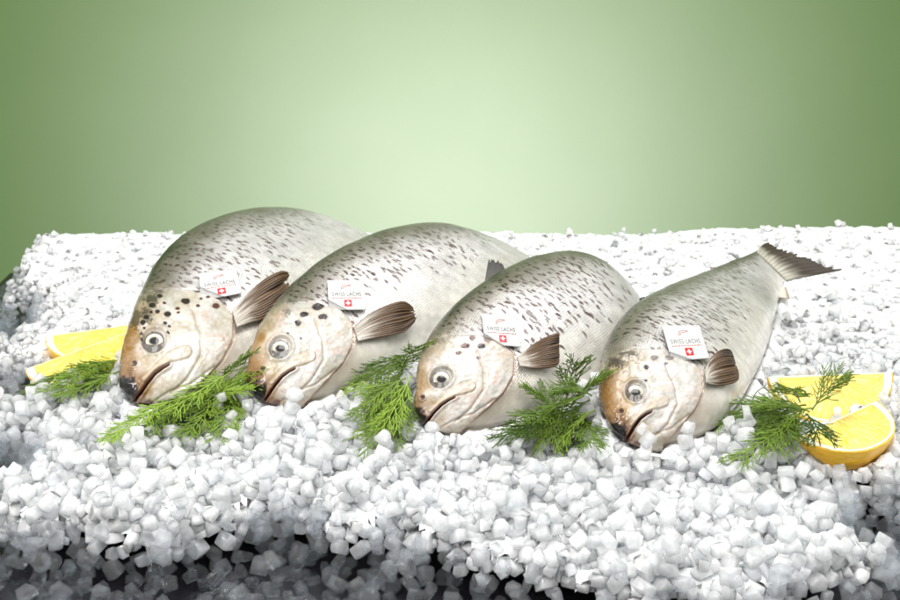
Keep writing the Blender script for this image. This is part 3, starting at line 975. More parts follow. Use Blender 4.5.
def card(fd, surf):
    TL, TR, BR, BL = [np.array(p, float) for p in fd['tag']]
    c0, c1 = [np.array(p, float) for p in fd['cut']]
    deps = []
    for p in (TL, TR, BR, BL):
        s, _ = surf(p)
        deps.append((s - CAM) @ FV)
    s, _ = surf((TL + TR + BR + BL) / 4)
    mid = (s - CAM) @ FV
    # card plane resting on the flank: shift it in front of the bulge
    cen = np.mean(deps)
    sh = min(0, mid - cen) - 0.004
    lim = [d + sh for d in deps]
    P3 = [CAM + ray(p) * d for p, d in zip((TL, TR, BR, BL), lim)]
    def mp(u, v, lift=0.0):
        q = (P3[0] * (1 - u) * (1 - v) + P3[1] * u * (1 - v) + P3[2] * u * v + P3[3] * (1 - u) * v)
        p = TL * (1 - u) * (1 - v) + TR * u * (1 - v) + BR * u * v + BL * (1 - u) * v
        n = np.cross(c1 - c0, p - c0) / np.linalg.norm(c1 - c0)     # px beyond the gill edge
        side = np.cross(c1 - c0, TR - c0)
        d = -n * np.sign(side)
        tow = (CAM - q) / np.linalg.norm(CAM - q)
        bend = 0.0022 * math.sin(u * 3.1) * (1 if lift >= 0 else 1)
        q = q + tow * (lift + bend)
        if d > 0: q = q - tow * (0.004 + 0.0022 * d)
        return q
    root = empty('tag_card', mp(.5, .5))
    tag(root, fd['tlabel'], 'tag', 'printed cards on the salmon')
    n = 36
    # rounded corners
    G = np.zeros((n, n, 3))
    for i in range(n):
        for j in range(n):
            G[i, j] = mp(j / (n - 1), i / (n - 1))
    slab('card', G, 0.0011, root, M_card)
    def poly(name, pts, mat, lift=0.0016):
        V = [mp(x, y, lift) for x, y in pts]
        me = bpy.data.meshes.new(name)
        me.from_pydata([tuple(v) for v in V], [], [list(range(len(V)))])
        return me, V
    def mesh_uv(name, Vu, F, mat, lift=0.0013):
        me = bpy.data.meshes.new(name)
        me.from_pydata([tuple(mp(x, y, lift)) for x, y in Vu], [], F)
        link(name, me, mat, root)
    V, F = text_mesh('SWISS LACHS')
    mesh_uv('lettering', [(0.11 + 0.78 * x, 0.53 - 0.13 * y) for x, y in V], F, M_ink)
    # thin broken rule under the lettering
    Vu, Ff = [], []
    x = 0.10
    rr = random.Random(fd['seed'])
    while x < 0.90:
        w = rr.uniform(0.03, 0.09)
        k = len(Vu)
        Vu += [(x, .585), (min(x + w, .9), .585), (min(x + w, .9), .61), (x, .61)]
        Ff.append([k, k + 1, k + 2, k + 3])
        x += w + 0.018
    mesh_uv('small_print', Vu, Ff, M_inkred)
    # outline of a leaping fish
    Vu, Ff = [], []
    path = [(.37, .30), (.38, .22), (.42, .17), (.50, .145), (.60, .15), (.64, .165), (.59, .185), (.52, .20), (.45, .215), (.42, .25), (.40, .30)]
    for (a, b) in zip(path[:-1], path[1:]):
        d = np.subtract(b, a); nn = np.array([-d[1], d[0]]) / (np.linalg.norm(d) + 1e-9) * 0.009
        k = len(Vu)
        Vu += [tuple(np.add(a, nn)), tuple(np.add(b, nn)), tuple(np.subtract(b, nn)), tuple(np.subtract(a, nn))]
        Ff.append([k, k + 1, k + 2, k + 3])
    mesh_uv('emblem', Vu, Ff, M_inkred)
    # red square with a white cross
    x0, x1, y0, y1 = .42, .62, .66, .88
    cx, cy = (x0 + x1) / 2, (y0 + y1) / 2
    K = 7
    gq = [(x0 + (x1 - x0) * i / (K - 1), y0 + (y1 - y0) * j / (K - 1)) for j in range(K) for i in range(K)]
    fq = [[j * K + i, j * K + i + 1, (j + 1) * K + i + 1, (j + 1) * K + i] for j in range(K - 1) for i in range(K - 1)]
    mesh_uv('red_square', gq, fq, M_red, 0.0018)
    a, b = .022, .062
    ky = 1.1
    cr = [(-a, -b), (a, -b), (a, -a), (b, -a), (b, a), (a, a), (a, b), (-a, b), (-a, a), (-b, a), (-b, -a), (-a, -a)]
    mesh_uv('white_cross', [(cx + p, cy + q_ * ky) for p, q_ in cr], [[0, 1, 2, 11], [11, 2, 5, 8], [2, 3, 4, 5], [8, 9, 10, 11], [8, 5, 6, 7]], M_card, 0.0026)

for fd in FISH:
    build_fish(fd)

# ------------------------------------------------------------------ lemon wedges
M_rind = plain('lemon_rind', (0.86, 0.50, 0.03), 0.35, Coat_Weight=0.3)
M_pith = plain('lemon_pith', (0.90, 0.84, 0.62), 0.7)
def flesh_mat():
    m, nt, p, out = new_mat('lemon_flesh')
    u = attr(nt, 'lu').outputs['Fac']; v = attr(nt, 'lv').outputs['Fac']
    cb = nt.nodes.new('ShaderNodeCombineXYZ')
    nt.links.new(math_n(nt, 'MULTIPLY', u, 26), cb.inputs[0]); nt.links.new(math_n(nt, 'MULTIPLY', v, 3.0), cb.inputs[1])
    n = noise(nt, 1.0, 3, 0.6, cb.outputs[0])
    nt.links.new(ramp(nt, n.outputs[0], [(0.3, (0.86, 0.50, 0.04)), (0.5, (0.92, 0.66, 0.12)), (0.72, (0.97, 0.84, 0.42))]).outputs[0], p.inputs['Base Color'])
    nt.links.new(bump(nt, n.outputs[0], 0.003, 0.8), p.inputs['Normal'])
    p.inputs['Roughness'].default_value = 0.15
    p.inputs['Subsurface Weight'].default_value = 0.25
    p.inputs['Subsurface Radius'].default_value = (0.01, 0.006, 0.002)
    p.inputs['Coat Weight'].default_value = 0.5
    return m
M_flesh = flesh_mat()
LEMON_PTS = []

def lemon(P, Q, Wp, theta, label, pale=0):
    """P, Q: the two ends of the cut edge; Wp: a point of the rind on the visible face"""
    P, Q, Wp = map(np.array, (P, Q, Wp))
    mid = (P + Q) / 2
    X = Q - P; a = np.linalg.norm(X) / 2; X /= 2 * a
    Y = Wp - mid; Y -= X * (Y @ X); R = np.linalg.norm(Y); Y /= R
    Z = np.cross(X, Y)
    if Z @ (CAM - mid) > 0: Z = -Z          # body of the wedge lies behind the visible face
    root = empty('lemon_wedge', mid)
    tag(root, label, 'lemon wedge', 'lemon wedges on the ice')
    nx = 60
    xs = np.sin(np.linspace(-math.pi / 2, math.pi / 2, nx))
    def rad(x):
        ax = np.abs(x)
        return np.maximum(0.0, (1 - ax ** 2.3)) ** 0.62 * 0.98 + 0.02
    def pt(x, rho, th, off=0.0):
        r = rad(x) * R * rho
        return mid + X * (x * a) + (Y * math.cos(th) + Z * math.sin(th)) * r
    # rind: outer skin with thickness
    nth = 26
    G = np.array([[pt(x, 0.975, th) for th in np.linspace(0.004, theta - 0.004, nth)] for x in xs])
    G2 = G + 0.0004 * np.random.RandomState(3).randn(*G.shape)
    th_ = 0.0022
    slab('rind', G2, th_, root, M_rind)
    # pith: solid body slightly inside
    V, F = [], []
    rh = np.linspace(0, 0.955, 14)
    for sgn_, th0 in ((1, 0.0), (-1, theta)):
        A = np.array([[pt(x, r, th0) for r in rh] for x in xs])
        k = len(V); V += list(A.reshape(-1, 3)); F += list(grid_faces(nx, 14) + k)
    B = np.array([[pt(x, .955, th) for th in np.linspace(0, theta, nth)] for x in xs])
    k = len(V); V += list(B.reshape(-1, 3)); F += list(grid_faces(nx, nth) + k)
    me = mesh_np('pith', V, F)
    link('pith', me, M_pith, root)
    # flesh: a slightly raised panel on either cut face
    nv = 40
    for th0, s in ((0.0, -1), (theta, 1)):
        nrmf = (Y * (-math.sin(th0)) + Z * math.cos(th0)) * s
        xx = np.linspace(-0.86, 0.86, 80)
        rmax = (rad(xx) * R - 0.0065) * np.clip((1 - (xx / 0.86) ** 8), 0, 1) ** 0.5
        core = 0.0020
        g = np.linspace(0, 1, nv)
        GG = np.zeros((80, nv, 3))
        for i, x in enumerate(xx):
            for j, q in enumerate(g):
                r = core + (max(rmax[i], core + 1e-4) - core) * q
                e = min(q, 1 - q, (1 - abs(x) / 0.86) * 3)
                hh = 0.0009 * min(1, e * 8) + 0.0003 * math.sin(x * 60 + q * 5)
                GG[i, j] = mid + X * (x * a) + (Y * math.cos(th0) + Z * math.sin(th0)) * r + nrmf * (hh + 0.0002)
        me = mesh_np('flesh', GG.reshape(-1, 3), grid_faces(80, nv))
        # vesicle fibres fan out from the middle of the core
        ang = np.arctan2(g[None, :] * R * 1.0 + 0.004, (xx * a * 0.9)[:, None])
        set_f(me, 'lu', ang.ravel()); set_f(me, 'lv', np.hypot(xx[:, None] * 1.0, g[None, :]).ravel())
        link('flesh', me, M_flesh, root)
    LEMON_PTS.append(np.vstack([G.reshape(-1, 3), np.array(V)]))

def gz(p, z): return at_z(p, z)
lemon(at_y((797, 438), 1.52), at_y((876, 401), 1.625), at_y((853, 460), 1.478), 0.62,
      'front lemon wedge at right, its cut face up and dill resting on its tip')
lemon(at_y((768, 377), 1.715), at_y((892, 372), 1.73), at_y((832, 424), 1.67), 0.8,
      'lemon wedge lying behind another wedge at right, both pointed ends showing')
lemon(at_y((26, 369), 1.88), at_y((139, 328), 1.93), at_y((92, 375), 1.80), 0.9,
      'lemon wedge at left directly above the dill, the nearer of the two')
lemon(at_y((46, 336), 1.965), at_y((150, 322), 1.99), at_y((100, 357), 1.885), 0.9,
      'lemon wedge at left lying behind the other left wedge')

# ------------------------------------------------------------------ ice
RES = 0.004
GX0, GX1, GY0, GY1 = -1.0, 1.12, 0.98, 2.72
nxg, nyg = int((GX1 - GX0) / RES), int((GY1 - GY0) / RES)
gx = GX0 + (np.arange(nxg) + .5) * RES
gy = GY0 + (np.arange(nyg) + .5) * RES
XX, YY = np.meshgrid(gx, gy, indexing='ij')
FLAT = np.c_[XX.ravel(), YY.ravel()]
nA = vnoise(FLAT, 71, 7).reshape(nxg, nyg)
nB = vnoise(FLAT, 72, 18).reshape(nxg, nyg)
# front rim of the deep ice, from the photograph's outline on the table plane
front_px = [(-60, 558), (0, 554), (90, 566), (170, 570), (230, 549), (290, 546), (340, 562), (410, 574), (480, 596), (560, 616), (650, 636), (780, 640), (860, 610), (980, 590)]
fr = np.array([at_z(p, -0.05)[:2] for p in front_px])
yfront = np.interp(gx, fr[:, 0], fr[:, 1])
dfr = YY - yfront[:, None] + (nB - .5) * 0.05
lx = -0.87 + 0.03 * np.sin(gy * 9)
dl = XX - (lx[None, :] + (nB - .5) * 0.08)
rear = 2.51 + 0.02 * (nA - .5) - YY
deep = np.clip(np.minimum(np.minimum(dfr / 0.055, (dl + 0.04) / 0.07), (rear + .01) / 0.05), 0, 1)
deep = deep * deep * (3 - 2 * deep)
# thin patches at the left edge
for pxp, rr in (((2, 322), .06), ((12, 384), .05), ((0, 460), .05), ((20, 300), .03), ((885, 520), .05)):
    c = at_z(pxp, -0.02)[:2]
    k = np.exp(-(((XX - c[0]) / rr) ** 2 + ((YY - c[1]) / (rr * 1.6)) ** 2))
    deep *= 1 - 0.95 * np.clip(k * 1.2, 0, 1)
BASE = TZ + (0.050 + 0.016 * (nA - .5)) * deep
BASE += 0.030 * smooth(2.25, 2.5, YY) * deep
BASE += 0.014 * smooth(0.25, 0.85, XX) * smooth(2.1, 2.55, YY) * deep
# fish and lemons as obstacles: lowest and highest surface above every cell
ZMIN = np.full((nxg, nyg), 9.0)
obst = np.vstack(FISH_PTS + LEMON_PTS)
ix = ((obst[:, 0] - GX0) / RES).astype(int); iy = ((obst[:, 1] - GY0) / RES).astype(int)
ok = (ix >= 0) & (ix < nxg) & (iy >= 0) & (iy < nyg)
np.minimum.at(ZMIN, (ix[ok], iy[ok]), obst[ok, 2])
for _ in range(2):      # close pinholes
    P_ = np.pad(ZMIN, 1, constant_values=9)
    nb = np.minimum.reduce([P_[:-2, 1:-1], P_[2:, 1:-1], P_[1:-1, :-2], P_[1:-1, 2:]])
    ZMIN = np.where(ZMIN > 8, nb, ZMIN)
covered = ZMIN < 8
# the bed rises under the leaning fish to carry them
support = np.where(covered, np.clip(ZMIN - 0.022, -0.03, 0.055), BASE)
def blur(A, n):
    for _ in range(n):
        P_ = np.pad(A, 1, mode='edge')
        A = (P_[:-2, 1:-1] + P_[2:, 1:-1] + P_[1:-1, :-2] + P_[1:-1, 2:] + A) / 5
    return A
sup = blur(support, 14)
BASE = np.where(covered, np.minimum(np.maximum(BASE, sup), ZMIN - 0.012), np.maximum(BASE, np.minimum(sup, BASE + 0.02)))
Hh = BASE.copy()

rng = np.random.RandomState(5)
def ice_variant(sd):
    r = random.Random(sd)
    bm = bmesh.new()
    bmesh.ops.create_cube(bm, size=1.0)
    sx, sy, sz = r.uniform(.85, 1.2), r.uniform(.65, 1.05), r.uniform(.5, .9)
    for v in bm.verts:
        v.co = Vector((v.co.x * sx, v.co.y * sy, v.co.z * sz)) + Vector([r.uniform(-.14, .14) for _ in range(3)])
    # knock off corners with planes
    for _ in range(r.randint(4, 7)):
        n = Vector([r.gauss(0, 1) for _ in range(3)]).normalized()
        d = r.uniform(.44, .56)
        res = bmesh.ops.bisect_plane(bm, geom=bm.verts[:] + bm.edges[:] + bm.faces[:], plane_co=n * d, plane_no=n, clear_outer=True)
        ed = [e for e in bm.edges if e.is_boundary]
        if ed: bmesh.ops.contextual_create(bm, geom=ed)
    pts_ = [v.co.copy() for v in bm.verts]
    bm.free()
    bm = bmesh.new()
    for p_ in pts_: bm.verts.new(p_)
    hull = bmesh.ops.convex_hull(bm, input=bm.verts[:])
    junk = {g_ for g_ in hull['geom_interior'] + hull['geom_unused'] if isinstance(g_, bmesh.types.BMVert)}
    bmesh.ops.delete(bm, geom=list(junk), context='VERTS')
    bmesh.ops.remove_doubles(bm, verts=bm.verts[:], dist=0.03)
    bmesh.ops.dissolve_limit(bm, angle_limit=0.25, verts=bm.verts[:], edges=bm.edges[:])
    bmesh.ops.bevel(bm, geom=bm.edges[:], offset=0.085, segments=3, affect='EDGES', profile=0.6, clamp_overlap=True)
    bmesh.ops.triangulate(bm, faces=bm.faces[:])
    bmesh.ops.recalc_face_normals(bm, faces=bm.faces)
    V = np.array([v.co[:] for v in bm.verts]); F = np.array([[v.index for v in f.verts] for f in bm.faces])
    bm.free()
    # pull in any stray corner so that no splinters stick out
    rad_ = np.linalg.norm(V, axis=1, keepdims=True)
    V = V * np.minimum(1.0, 0.60 / np.maximum(rad_, 1e-6))
    V += 0.02 * (np.c_[vnoise(V, sd, 3), vnoise(V, sd + 1, 3), vnoise(V, sd + 2, 3)] - .5)
    return V, F
VARS = [ice_variant(900 + k * 7) for k in range(16)]
print('ice tris', [len(f) for _, f in VARS])

pieces = []     # centre, size, rot matrix, variant, cloud
def rotm():
    q = rng.randn(4); q /= np.linalg.norm(q)
    w, x, y, z = q
    return np.array([[1 - 2 * (y * y + z * z), 2 * (x * y - z * w), 2 * (x * z + y * w)], [2 * (x * y + z * w), 1 - 2 * (x * x + z * z), 2 * (y * z - x * w)], [2 * (x * z - y * w), 2 * (y * z + x * w), 1 - 2 * (x * x + y * y)]])
def drop(x, y, s, cloud):
    global Hh
    i0, j0 = int((x - GX0) / RES), int((y - GY0) / RES)
    k = max(2, int(s * 0.5 / RES))
    if i0 < k + 1 or j0 < k + 1 or i0 > nxg - k - 2 or j0 > nyg - k - 2: return
    w = Hh[i0 - k:i0 + k + 1, j0 - k:j0 + k + 1]
    a = np.arange(-k, k + 1) * RES
    rr = np.sqrt(a[:, None] ** 2 + a[None] ** 2)
    ms = rr <= s * 0.42
    b = np.percentile(w[ms], 55)
    z = b + s * 0.40
    zm = ZMIN[i0 - k:i0 + k + 1, j0 - k:j0 + k + 1]
    if zm[rr <= s * 0.5].min() < z + s * 0.42:
        return
    dome = z + s * 0.40 * np.sqrt(np.clip(1 - (rr / (s * 0.56)) ** 2, 0, 1)) ** 0.6
    w[ms] = np.maximum(w, np.where(ms, dome, -9))[ms]
    pieces.append((x, y, z, s, rotm(), rng.randint(len(VARS)), cloud))

def in_view(x, y, m=60):
    p = proj(np.array([[x, y, 0.0]]))[0]
    return -m < p[0] < 900 + m and p[1] < 600 + m + 30

for layer in range(3):
    ys = [1.06]
    while ys[-1] < 2.6: ys.append(ys[-1] + 0.0165 * (1 - 0.36 * float(smooth(1.55, 2.1, ys[-1]))))
    for yy in ys:
        fs = 1 - 0.38 * float(smooth(1.55, 2.1, yy))
        step = 0.0165 * fs
        for xx in np.arange(-0.93, 1.06, step):
            x = xx + rng.uniform(-.5, .5) * step; y = yy + rng.uniform(-.5, .5) * step
            if not in_view(x, y): continue
            i0, j0 = int((x - GX0) / RES), int((y - GY0) / RES)
            if not (0 <= i0 < nxg and 0 <= j0 < nyg): continue
            dp = deep[i0, j0]
            if x < -0.925 or y > 2.475 or x > 1.02: continue
            ff = float(dfr[i0, j0])
            pr = [0.95, 0.80, 0.45][layer] if dp > 0.3 else ([0.85, 0.25, 0.0][layer] if dp > 0.05 else [0.55, 0.05, 0.0][layer])
            if rng.rand() > pr: continue
            s = 0.0205 * fs * rng.uniform(0.72, 1.25)
            # wet clear ice at the thin rims, cloudy in the heap
            cloud = [0.92, 0.68, 0.50][layer] * smooth(0.35, 0.95, dp) + 0.035 * smooth(0.0, 0.35, dp) * (1 - smooth(0.35, 0.95, dp)) + 0.012
            cloud = cloud * (1 + 0.6 * smooth(1.75, 2.15, y))
            cloud = np.clip(cloud * rng.uniform(0.75, 1.2) + rng.normal(0, .015), 0.006, 0.97)
            drop(x, y, s, float(cloud))
# loose nuggets on top of the heap
for _ in range(420):
    x = rng.uniform(-.8, 1.0); y = rng.uniform(1.1, 2.15)
    if not in_view(x, y): continue
    i0, j0 = int((x - GX0) / RES), int((y - GY0) / RES)
    if deep[i0, j0] < .5 or ZMIN[max(0, i0 - 12):i0 + 13, max(0, j0 - 6):j0 + 22].min() < 8: continue
    drop(x, y, 0.023 * rng.uniform(.9, 1.25), float(np.clip(rng.normal(.55, .12), .25, .97)))
print('ice pieces', len(pieces), 'height pct', np.percentile(Hh[deep > .9], [10, 50, 90]))

# the 300 that show largest: the front rows
P3 = np.array([[p[0], p[1], p[2]] for p in pieces])
pp = proj(P3)
vis = (pp[:, 0] > -5) & (pp[:, 0] < 905) & (pp[:, 1] < 602)
# topmost at its spot
top = np.array([Hh[int((p[0] - GX0) / RES), int((p[1] - GY0) / RES)] - p[2] < p[3] * 0.62 for p in pieces])
size_px = np.array([p[3] for p in pieces]) / np.linalg.norm(P3 - CAM, axis=1)
score = np.where(vis & top, size_px + 0.00001 * pp[:, 1], -1)
sel = set(np.argsort(-score)[:298].tolist())
varme = []
def var_mesh(k, cloud_bin):
    V, F = VARS[k]
    me = mesh_np('ice_nugget', V, F, False)
    # smooth only the rounded edges: shade smooth with sharp facets kept by geometry
    me.polygons.foreach_set('use_smooth', np.ones(len(F), bool))
    set_f(me, 'cloud', np.full(len(V), (cloud_bin + .5) / 8))
    me.materials.append(M_ice)
    return me
cache = {}
for idx in sorted(sel):
    x, y, z, s, R, k, cl = pieces[idx]
    cbn = int(min(7, cl * 8))
    if (k, cbn) not in cache: cache[(k, cbn)] = var_mesh(k, cbn)
    o = bpy.data.objects.new('ice_nugget', cache[(k, cbn)])
    m4 = Matrix([[*(R[i] * s), 0] for i in range(3)] + [[0, 0, 0, 1]])
    m4.translation = Vector((x, y, z))
    o.matrix_world = m4
    zone = ['at the left end,', 'below the leftmost salmon,', 'below the second salmon,', 'below the third salmon,',
            'below the rightmost salmon,', 'below the right dill,', 'below the right lemons,'][int(np.searchsorted([110, 240, 390, 570, 700, 800], pp[idx, 0]))]
    row = 'very front row' if pp[idx, 1] > 580 else 'just behind the front'
    big = 'large ' if s > 0.0225 else ('small ' if s < 0.019 else '')
    if cl < 0.35: lab = '%sclear ice nugget over dark table %s %s' % (big, zone, row)
    else: lab = '%scloudy white ice nugget %s %s' % (big, zone, row)
    tag(o, lab, 'ice nugget', 'separate ice nuggets in the front rows')
    COL.objects.link(o)
VV, FF, CC = [], [], []
off = 0
for i, (x, y, z, s, R, k, cl) in enumerate(pieces):
    if i in sel: continue
    V, F = VARS[k]
    VV.append(V @ R.T * s + np.array([x, y, z])); FF.append(F + off); CC.append(np.full(len(V), cl)); off += len(V)
# packed fine ice under the nuggets
st = 2
sub = BASE[::st, ::st]; sx_ = XX[::st, ::st]; sy_ = YY[::st, ::st]; dsub = deep[::st, ::st]
gz_ = sub + (0.023 + 0.008 * smooth(1.8, 2.15, sy_) + 0.007 * (vnoise(np.c_[sx_.ravel(), sy_.ravel()], 31, 75).reshape(sx_.shape) - .5)) * smooth(0.84, 1.0, dsub)
gz_ = np.where(ZMIN[::st, ::st] < 8, np.minimum(gz_, ZMIN[::st, ::st] - 0.005), gz_)
G = np.stack([sx_, sy_, gz_], -1)
F = grid_faces(*G.shape[:2])
F = F[(dsub.ravel()[F] > 0.86).all(1)]
F3 = np.vstack([F[:, [0, 1, 2]], F[:, [0, 2, 3]]])
pk_me = mesh_np('packed_ice', G.reshape(-1, 3), F)
mp_, nt_p, pp_, _o = new_mat('packed_fine_ice')
pp_.inputs['Base Color'].default_value = (0.89, 0.90, 0.91, 1)
pp_.inputs['Roughness'].default_value = 0.35
_n1 = noise(nt_p, 110, 5, 0.65)
nt_p.links.new(bump(nt_p, _n1.outputs[0], 0.006, 0.9), pp_.inputs['Normal'])
pk = link('packed_ice', pk_me, mp_)
tag(pk, 'fine packed ice filling the bed beneath the nuggets', 'ice', kind='stuff')
me = mesh_np('crushed_ice', np.vstack(VV), np.vstack(FF), True)
set_f(me, 'cloud', np.concatenate(CC))
tag(link('crushed_ice', me, M_ice), kind='stuff')
bpy.data.objects['crushed_ice']['label'] = 'bed of crushed white ice under the fish'
bpy.data.objects['crushed_ice']['category'] = 'ice'

def ground(x, y):
    i0, j0 = int((x - GX0) / RES), int((y - GY0) / RES)
    i0 = min(max(i0, 2), nxg - 3); j0 = min(max(j0, 2), nyg - 3)
    return float(np.mean(Hh[i0 - 2:i0 + 3, j0 - 2:j0 + 3]))

# ------------------------------------------------------------------ dill
def dill_mat():
    m, nt, p, out = new_mat('dill_leaf')
    col = attr(nt, 'Col')
    nt.links.new(col.outputs['Color'], p.inputs['Base Color'])
    p.inputs['Roughness'].default_value = 0.45
    tr = nt.nodes.new('ShaderNodeBsdfTranslucent')
    nt.links.new(col.outputs['Color'], tr.inputs[0])
    mx = nt.nodes.new('ShaderNodeMixShader')
    mx.inputs[0].default_value = 0.3
    nt.links.new(p.outputs[0], mx.inputs[1]); nt.links.new(tr.outputs[0], mx.inputs[2])
    nt.links.new(mx.outputs[0], out.inputs[0])
    return m
M_dill = dill_mat()

class Tubes:
    def __init__(s): s.V = []; s.F = []; s.C = []; s.n = 0
    def add(s, pts, r0, r1, c0, c1, sides=4):
        pts = np.array(pts); n = len(pts)
        tg = np.gradient(pts, axis=0); tg /= np.linalg.norm(tg, axis=1, keepdims=True) + 1e-12
        ref = np.array([0.31, 0.12, 0.94])
        a = np.cross(tg, ref); a /= np.linalg.norm(a, axis=1, keepdims=True) + 1e-9
        b = np.cross(tg, a)
        rr = np.linspace(r0, r1, n)
        for k in range(sides):
            f = 2 * math.pi * k / sides
            s.V.append(pts + (a * math.cos(f) + b * math.sin(f)) * rr[:, None])
            s.C.append(np.array(c0)[None] + (np.array(c1) - np.array(c0))[None] * np.linspace(0, 1, n)[:, None])
        for k in range(sides):
            k2 = (k + 1) % sides
            i = np.arange(n - 1)
            s.F.append(np.stack([s.n + k * n + i, s.n + k * n + i + 1, s.n + k2 * n + i + 1, s.n + k2 * n + i], 1))
        s.n += n * sides
    def build(s, name, mat, parent):
        me = mesh_np(name, np.vstack(s.V), np.vstack(s.F))
        set_col(me, 'Col', np.vstack(s.C))
        return link(name, me, mat, parent)

def frond(root, P0, P1, bow, rnd, dense=1.0, scale=1.0, tone=0.5):
    """one feathery dill leaf from P0 to P1"""
    P0 = np.array(P0); P1 = np.array(P1)
    L = np.linalg.norm(P1 - P0)
    midp = (P0 + P1) / 2 + np.array([rnd.uniform(-.1, .1) * L, rnd.uniform(-.1, .1) * L, bow])
    tt = np.linspace(0, 1, 16)
    main = ((1 - tt) ** 2)[:, None] * P0 + (2 * tt * (1 - tt))[:, None] * midp + (tt ** 2)[:, None] * P1
    dk = np.array([0.025, 0.075, 0.010]); lt = np.array([0.34, 0.50, 0.06])
    base = dk + (lt - dk) * (tone * 0.6 + rnd.uniform(0, .4))
    tip = base * 1.25 + np.array([0.02, 0.03, 0.0])
    stem_c = base * 0.9 + np.array([0.03, 0.04, 0.01])
    st_ = Tubes(); st_.add(main, 0.0011 * scale, 0.0005 * scale, stem_c, base, 6)
    fo = st_.build('frond', M_dill, root)
    lf = Tubes()
    D = (P1 - P0) / L
    up = np.array([0, 0, 1.0])
    side = np.cross(D, up); side /= np.linalg.norm(side)
    up2 = np.cross(side, D)
    nb = max(6, int(L / 0.0165 * dense))
    for k in range(nb):
        f = 0.16 + 0.84 * (k + rnd.uniform(-.2, .2)) / nb
        f = min(max(f, .1), 1.0)
        i = f * 15; a = int(min(14, i)); pb = main[a] + (main[a + 1] - main[a]) * (i - a)
        tan = main[min(15, a + 1)] - main[a]; tan = tan / np.linalg.norm(tan)
        for sg in (-1, 1):
            el = rnd.uniform(-.35, .25)
            lb = (0.044 * (1 - 0.62 * f) * min(1, f * 3.5)) * rnd.uniform(.75, 1.2) * scale
            dirb = tan * rnd.uniform(.9, 1.5) + side * sg * math.cos(el) * .8 + up2 * math.sin(el) * .7
            dirb /= np.linalg.norm(dirb)
            n = 5
            drift = tan * 0.35
            br = [pb]
            for q in range(1, n):
                v = dirb + drift * (q / n) + np.array([0, 0, -.10 * q / n])
                br.append(br[-1] + v / np.linalg.norm(v) * lb / (n - 1))
            br = np.array(br)
            lf.add(br, 0.00075 * scale, 0.00055 * scale, base, tip)
            ns = max(2, int(lb / 0.0085))
            bdir = (br[-1] - br[0]); bdir /= np.linalg.norm(bdir) + 1e-9
            s2 = np.cross(bdir, up2); s2 /= np.linalg.norm(s2) + 1e-9
            u2 = np.cross(s2, bdir)
            for q in range(ns + 1):
                g = 0.25 + 0.75 * q / ns
                ii = g * (n - 1); aa = int(min(n - 2, ii)); pc = br[aa] + (br[aa + 1] - br[aa]) * (ii - aa)
                for s3 in (-1, 1):
                    if rnd.random() < .18: continue
                    ll = rnd.uniform(.010, .020) * scale * (1.05 - .4 * g)
                    dl_ = bdir * rnd.uniform(.8, 1.3) + s2 * s3 * rnd.uniform(.3, .7) + u2 * rnd.uniform(-.5, .5)
                    dl_ /= np.linalg.norm(dl_)
                    e = pc + dl_ * ll
                    mid_ = pc + dl_ * ll * .5 + bdir * ll * -.04
                    lf.add([pc, mid_, e], 0.00070 * scale, 0.00045 * scale, base, tip, 3)
                    if rnd.random() < .55:
                        d3 = dl_ + bdir * .5 + s2 * s3 * rnd.uniform(-.6, .2)
                        d3 /= np.linalg.norm(d3)
                        lf.add([mid_, mid_ + d3 * ll * .6], 0.0006 * scale, 0.00036 * scale, base, tip, 3)
    lo = lf.build('leaflets', M_dill, fo)
    lo.location = (0, 0, 0)
    return fo

def on_ice(p, dz):
    P = at_z(p, 0.0)
    for _ in range(4):
        z = ground(P[0], P[1]) + dz
        P = at_z(p, z)
    return P

def bunch(label, fr_list, seed, tone=0.5, scale=1.18):
    rnd = random.Random(seed)
    c = np.mean([on_ice(f[0], 0.01) for f in fr_list], 0)
    root = empty('dill_bunch', c)
    tag(root, label, 'dill', 'bunches of fresh dill')
    for f in fr_list:
        p0, p1 = f[0], f[1]
        z0 = f[2] if len(f) > 2 else 0.012
        z1 = (f[3] if len(f) > 3 else 0.006) + 0.012
        tn = tone + rnd.uniform(-.45, .4)
        frond(root, on_ice(p0, z0), on_ice(p1, z1), rnd.uniform(.004, .013), rnd, 1.0, scale, min(1, max(0, tn)))
    return root

bunch('bunch of dill at the far left in front of the two lemon wedges',
      [((118, 366), (28, 394), .018, .006), ((122, 360), (40, 385), .03, .012), ((128, 356), (62, 384), .035, .02), ((122, 370), (60, 396), .01, .004), ((127, 352), (78, 372), .045, .03),
       ((126, 363), (84, 388), .03, .008), ((120, 356), (88, 366), .05, .05), ((128, 372), (92, 380), .02, .02), ((100, 372), (50, 392), .03, .01), ((126, 358), (70, 378), .04, .03)], 1, .35)
bunch('bright bunch of dill under the chin of the leftmost salmon',
      [((228, 378), (112, 438), .02, .006), ((226, 382), (172, 450), .02, .004), ((232, 380), (150, 428), .03, .012), ((232, 376), (186, 436), .035, .01), ((228, 390), (218, 438), .02, .006),
       ((240, 372), (196, 412), .045, .02), ((226, 386), (140, 436), .015, .006), ((222, 392), (246, 402), .02, .006), ((215, 385), (254, 352), .03, .05), ((218, 392), (256, 370), .03, .035),
       ((222, 384), (190, 372), .04, .045), ((226, 396), (160, 418), .02, .02), ((236, 388), (206, 430), .02, .01), ((210, 398), (250, 384), .02, .03), ((240, 380), (178, 400), .03, .03), ((232, 372), (170, 412), .05, .02)], 2, .65)
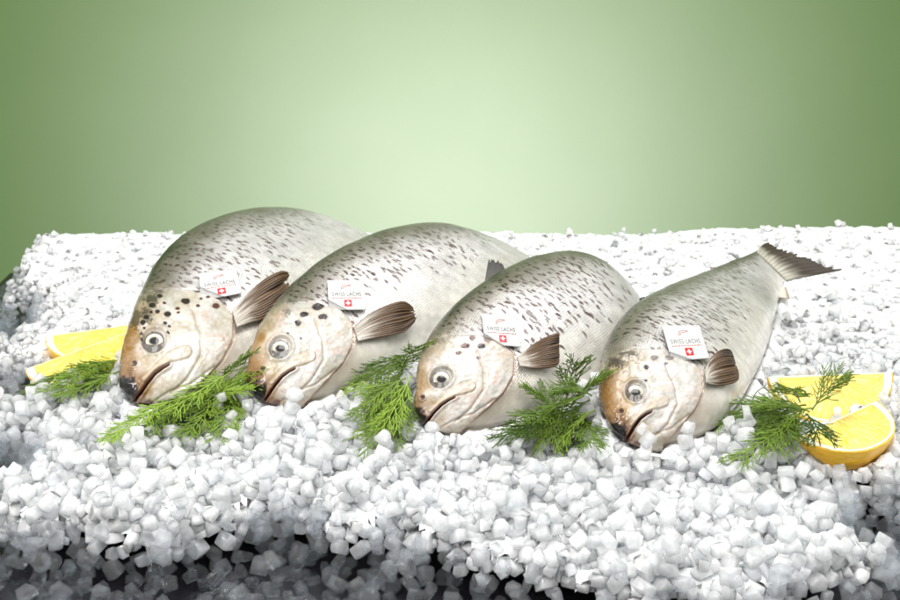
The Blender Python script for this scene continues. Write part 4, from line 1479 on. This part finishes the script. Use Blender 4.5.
bunch('bunch of dill between the second and third salmon',
      [((408, 362), (372, 448), .03, .004), ((412, 366), (356, 418), .03, .012), ((410, 358), (352, 392), .035, .02), ((414, 372), (392, 440), .02, .006), ((402, 372), (420, 346), .03, .06),
       ((398, 384), (362, 436), .02, .006), ((408, 384), (402, 428), .02, .006), ((412, 352), (366, 378), .05, .03), ((406, 378), (370, 404), .03, .02), ((412, 388), (386, 418), .02, .012),
       ((380, 372), (340, 388), .02, .01), ((404, 366), (382, 424), .04, .01), ((411, 376), (378, 436), .03, .006)], 3, .55)
bunch('bunch of dill between the third and rightmost salmon',
      [((566, 412), (498, 438), .02, .006), ((570, 408), (598, 380), .02, .045), ((566, 404), (578, 362), .03, .07), ((572, 414), (590, 446), .02, .006), ((560, 410), (520, 418), .04, .03),
       ((568, 400), (552, 444), .03, .006), ((576, 408), (532, 440), .02, .01), ((590, 400), (548, 426), .03, .02), ((580, 404), (574, 448), .03, .006), ((596, 410), (560, 440), .02, .01),
       ((584, 396), (540, 408), .045, .04), ((570, 418), (512, 434), .015, .01), ((562, 414), (600, 426), .02, .01), ((558, 420), (540, 392), .02, .05), ((592, 396), (566, 390), .04, .05)], 4, .4)
bunch('bunch of dill at right reaching over the tip of the front lemon wedge',
      [((806, 410), (716, 424), .035, .012), ((808, 414), (738, 460), .035, .004), ((802, 412), (758, 450), .04, .006), ((800, 408), (740, 406), .04, .03), ((798, 420), (776, 452), .03, .008),
       ((812, 410), (838, 378), .05, .085), ((806, 414), (820, 436), .05, .045), ((796, 414), (726, 440), .03, .008), ((806, 405), (752, 418), .05, .03), ((800, 420), (748, 440), .03, .01), ((810, 412), (764, 404), .05, .04),
       ((790, 418), (770, 436), .04, .02), ((800, 402), (788, 388), .05, .07), ((812, 408), (780, 424), .05, .03)], 5, .35)
# a curled bare stalk in the right-hand bunch
rb = [o for o in bpy.data.objects if o.name.startswith('dill_bunch')][-1]
tb = Tubes()
cpts = [on_ice((752, 412), .012), on_ice((754, 396), .03), on_ice((763, 388), .035), on_ice((769, 393), .035), on_ice((764, 402), .03), on_ice((758, 412), .02), on_ice((772, 414), .03)]
tb.add(cat(cpts, np.linspace(0, 6, 50)), 0.0008, 0.0006, (0.10, 0.2, 0.04), (0.10, 0.2, 0.04), 6)
tb.build('stalk', M_dill, rb)
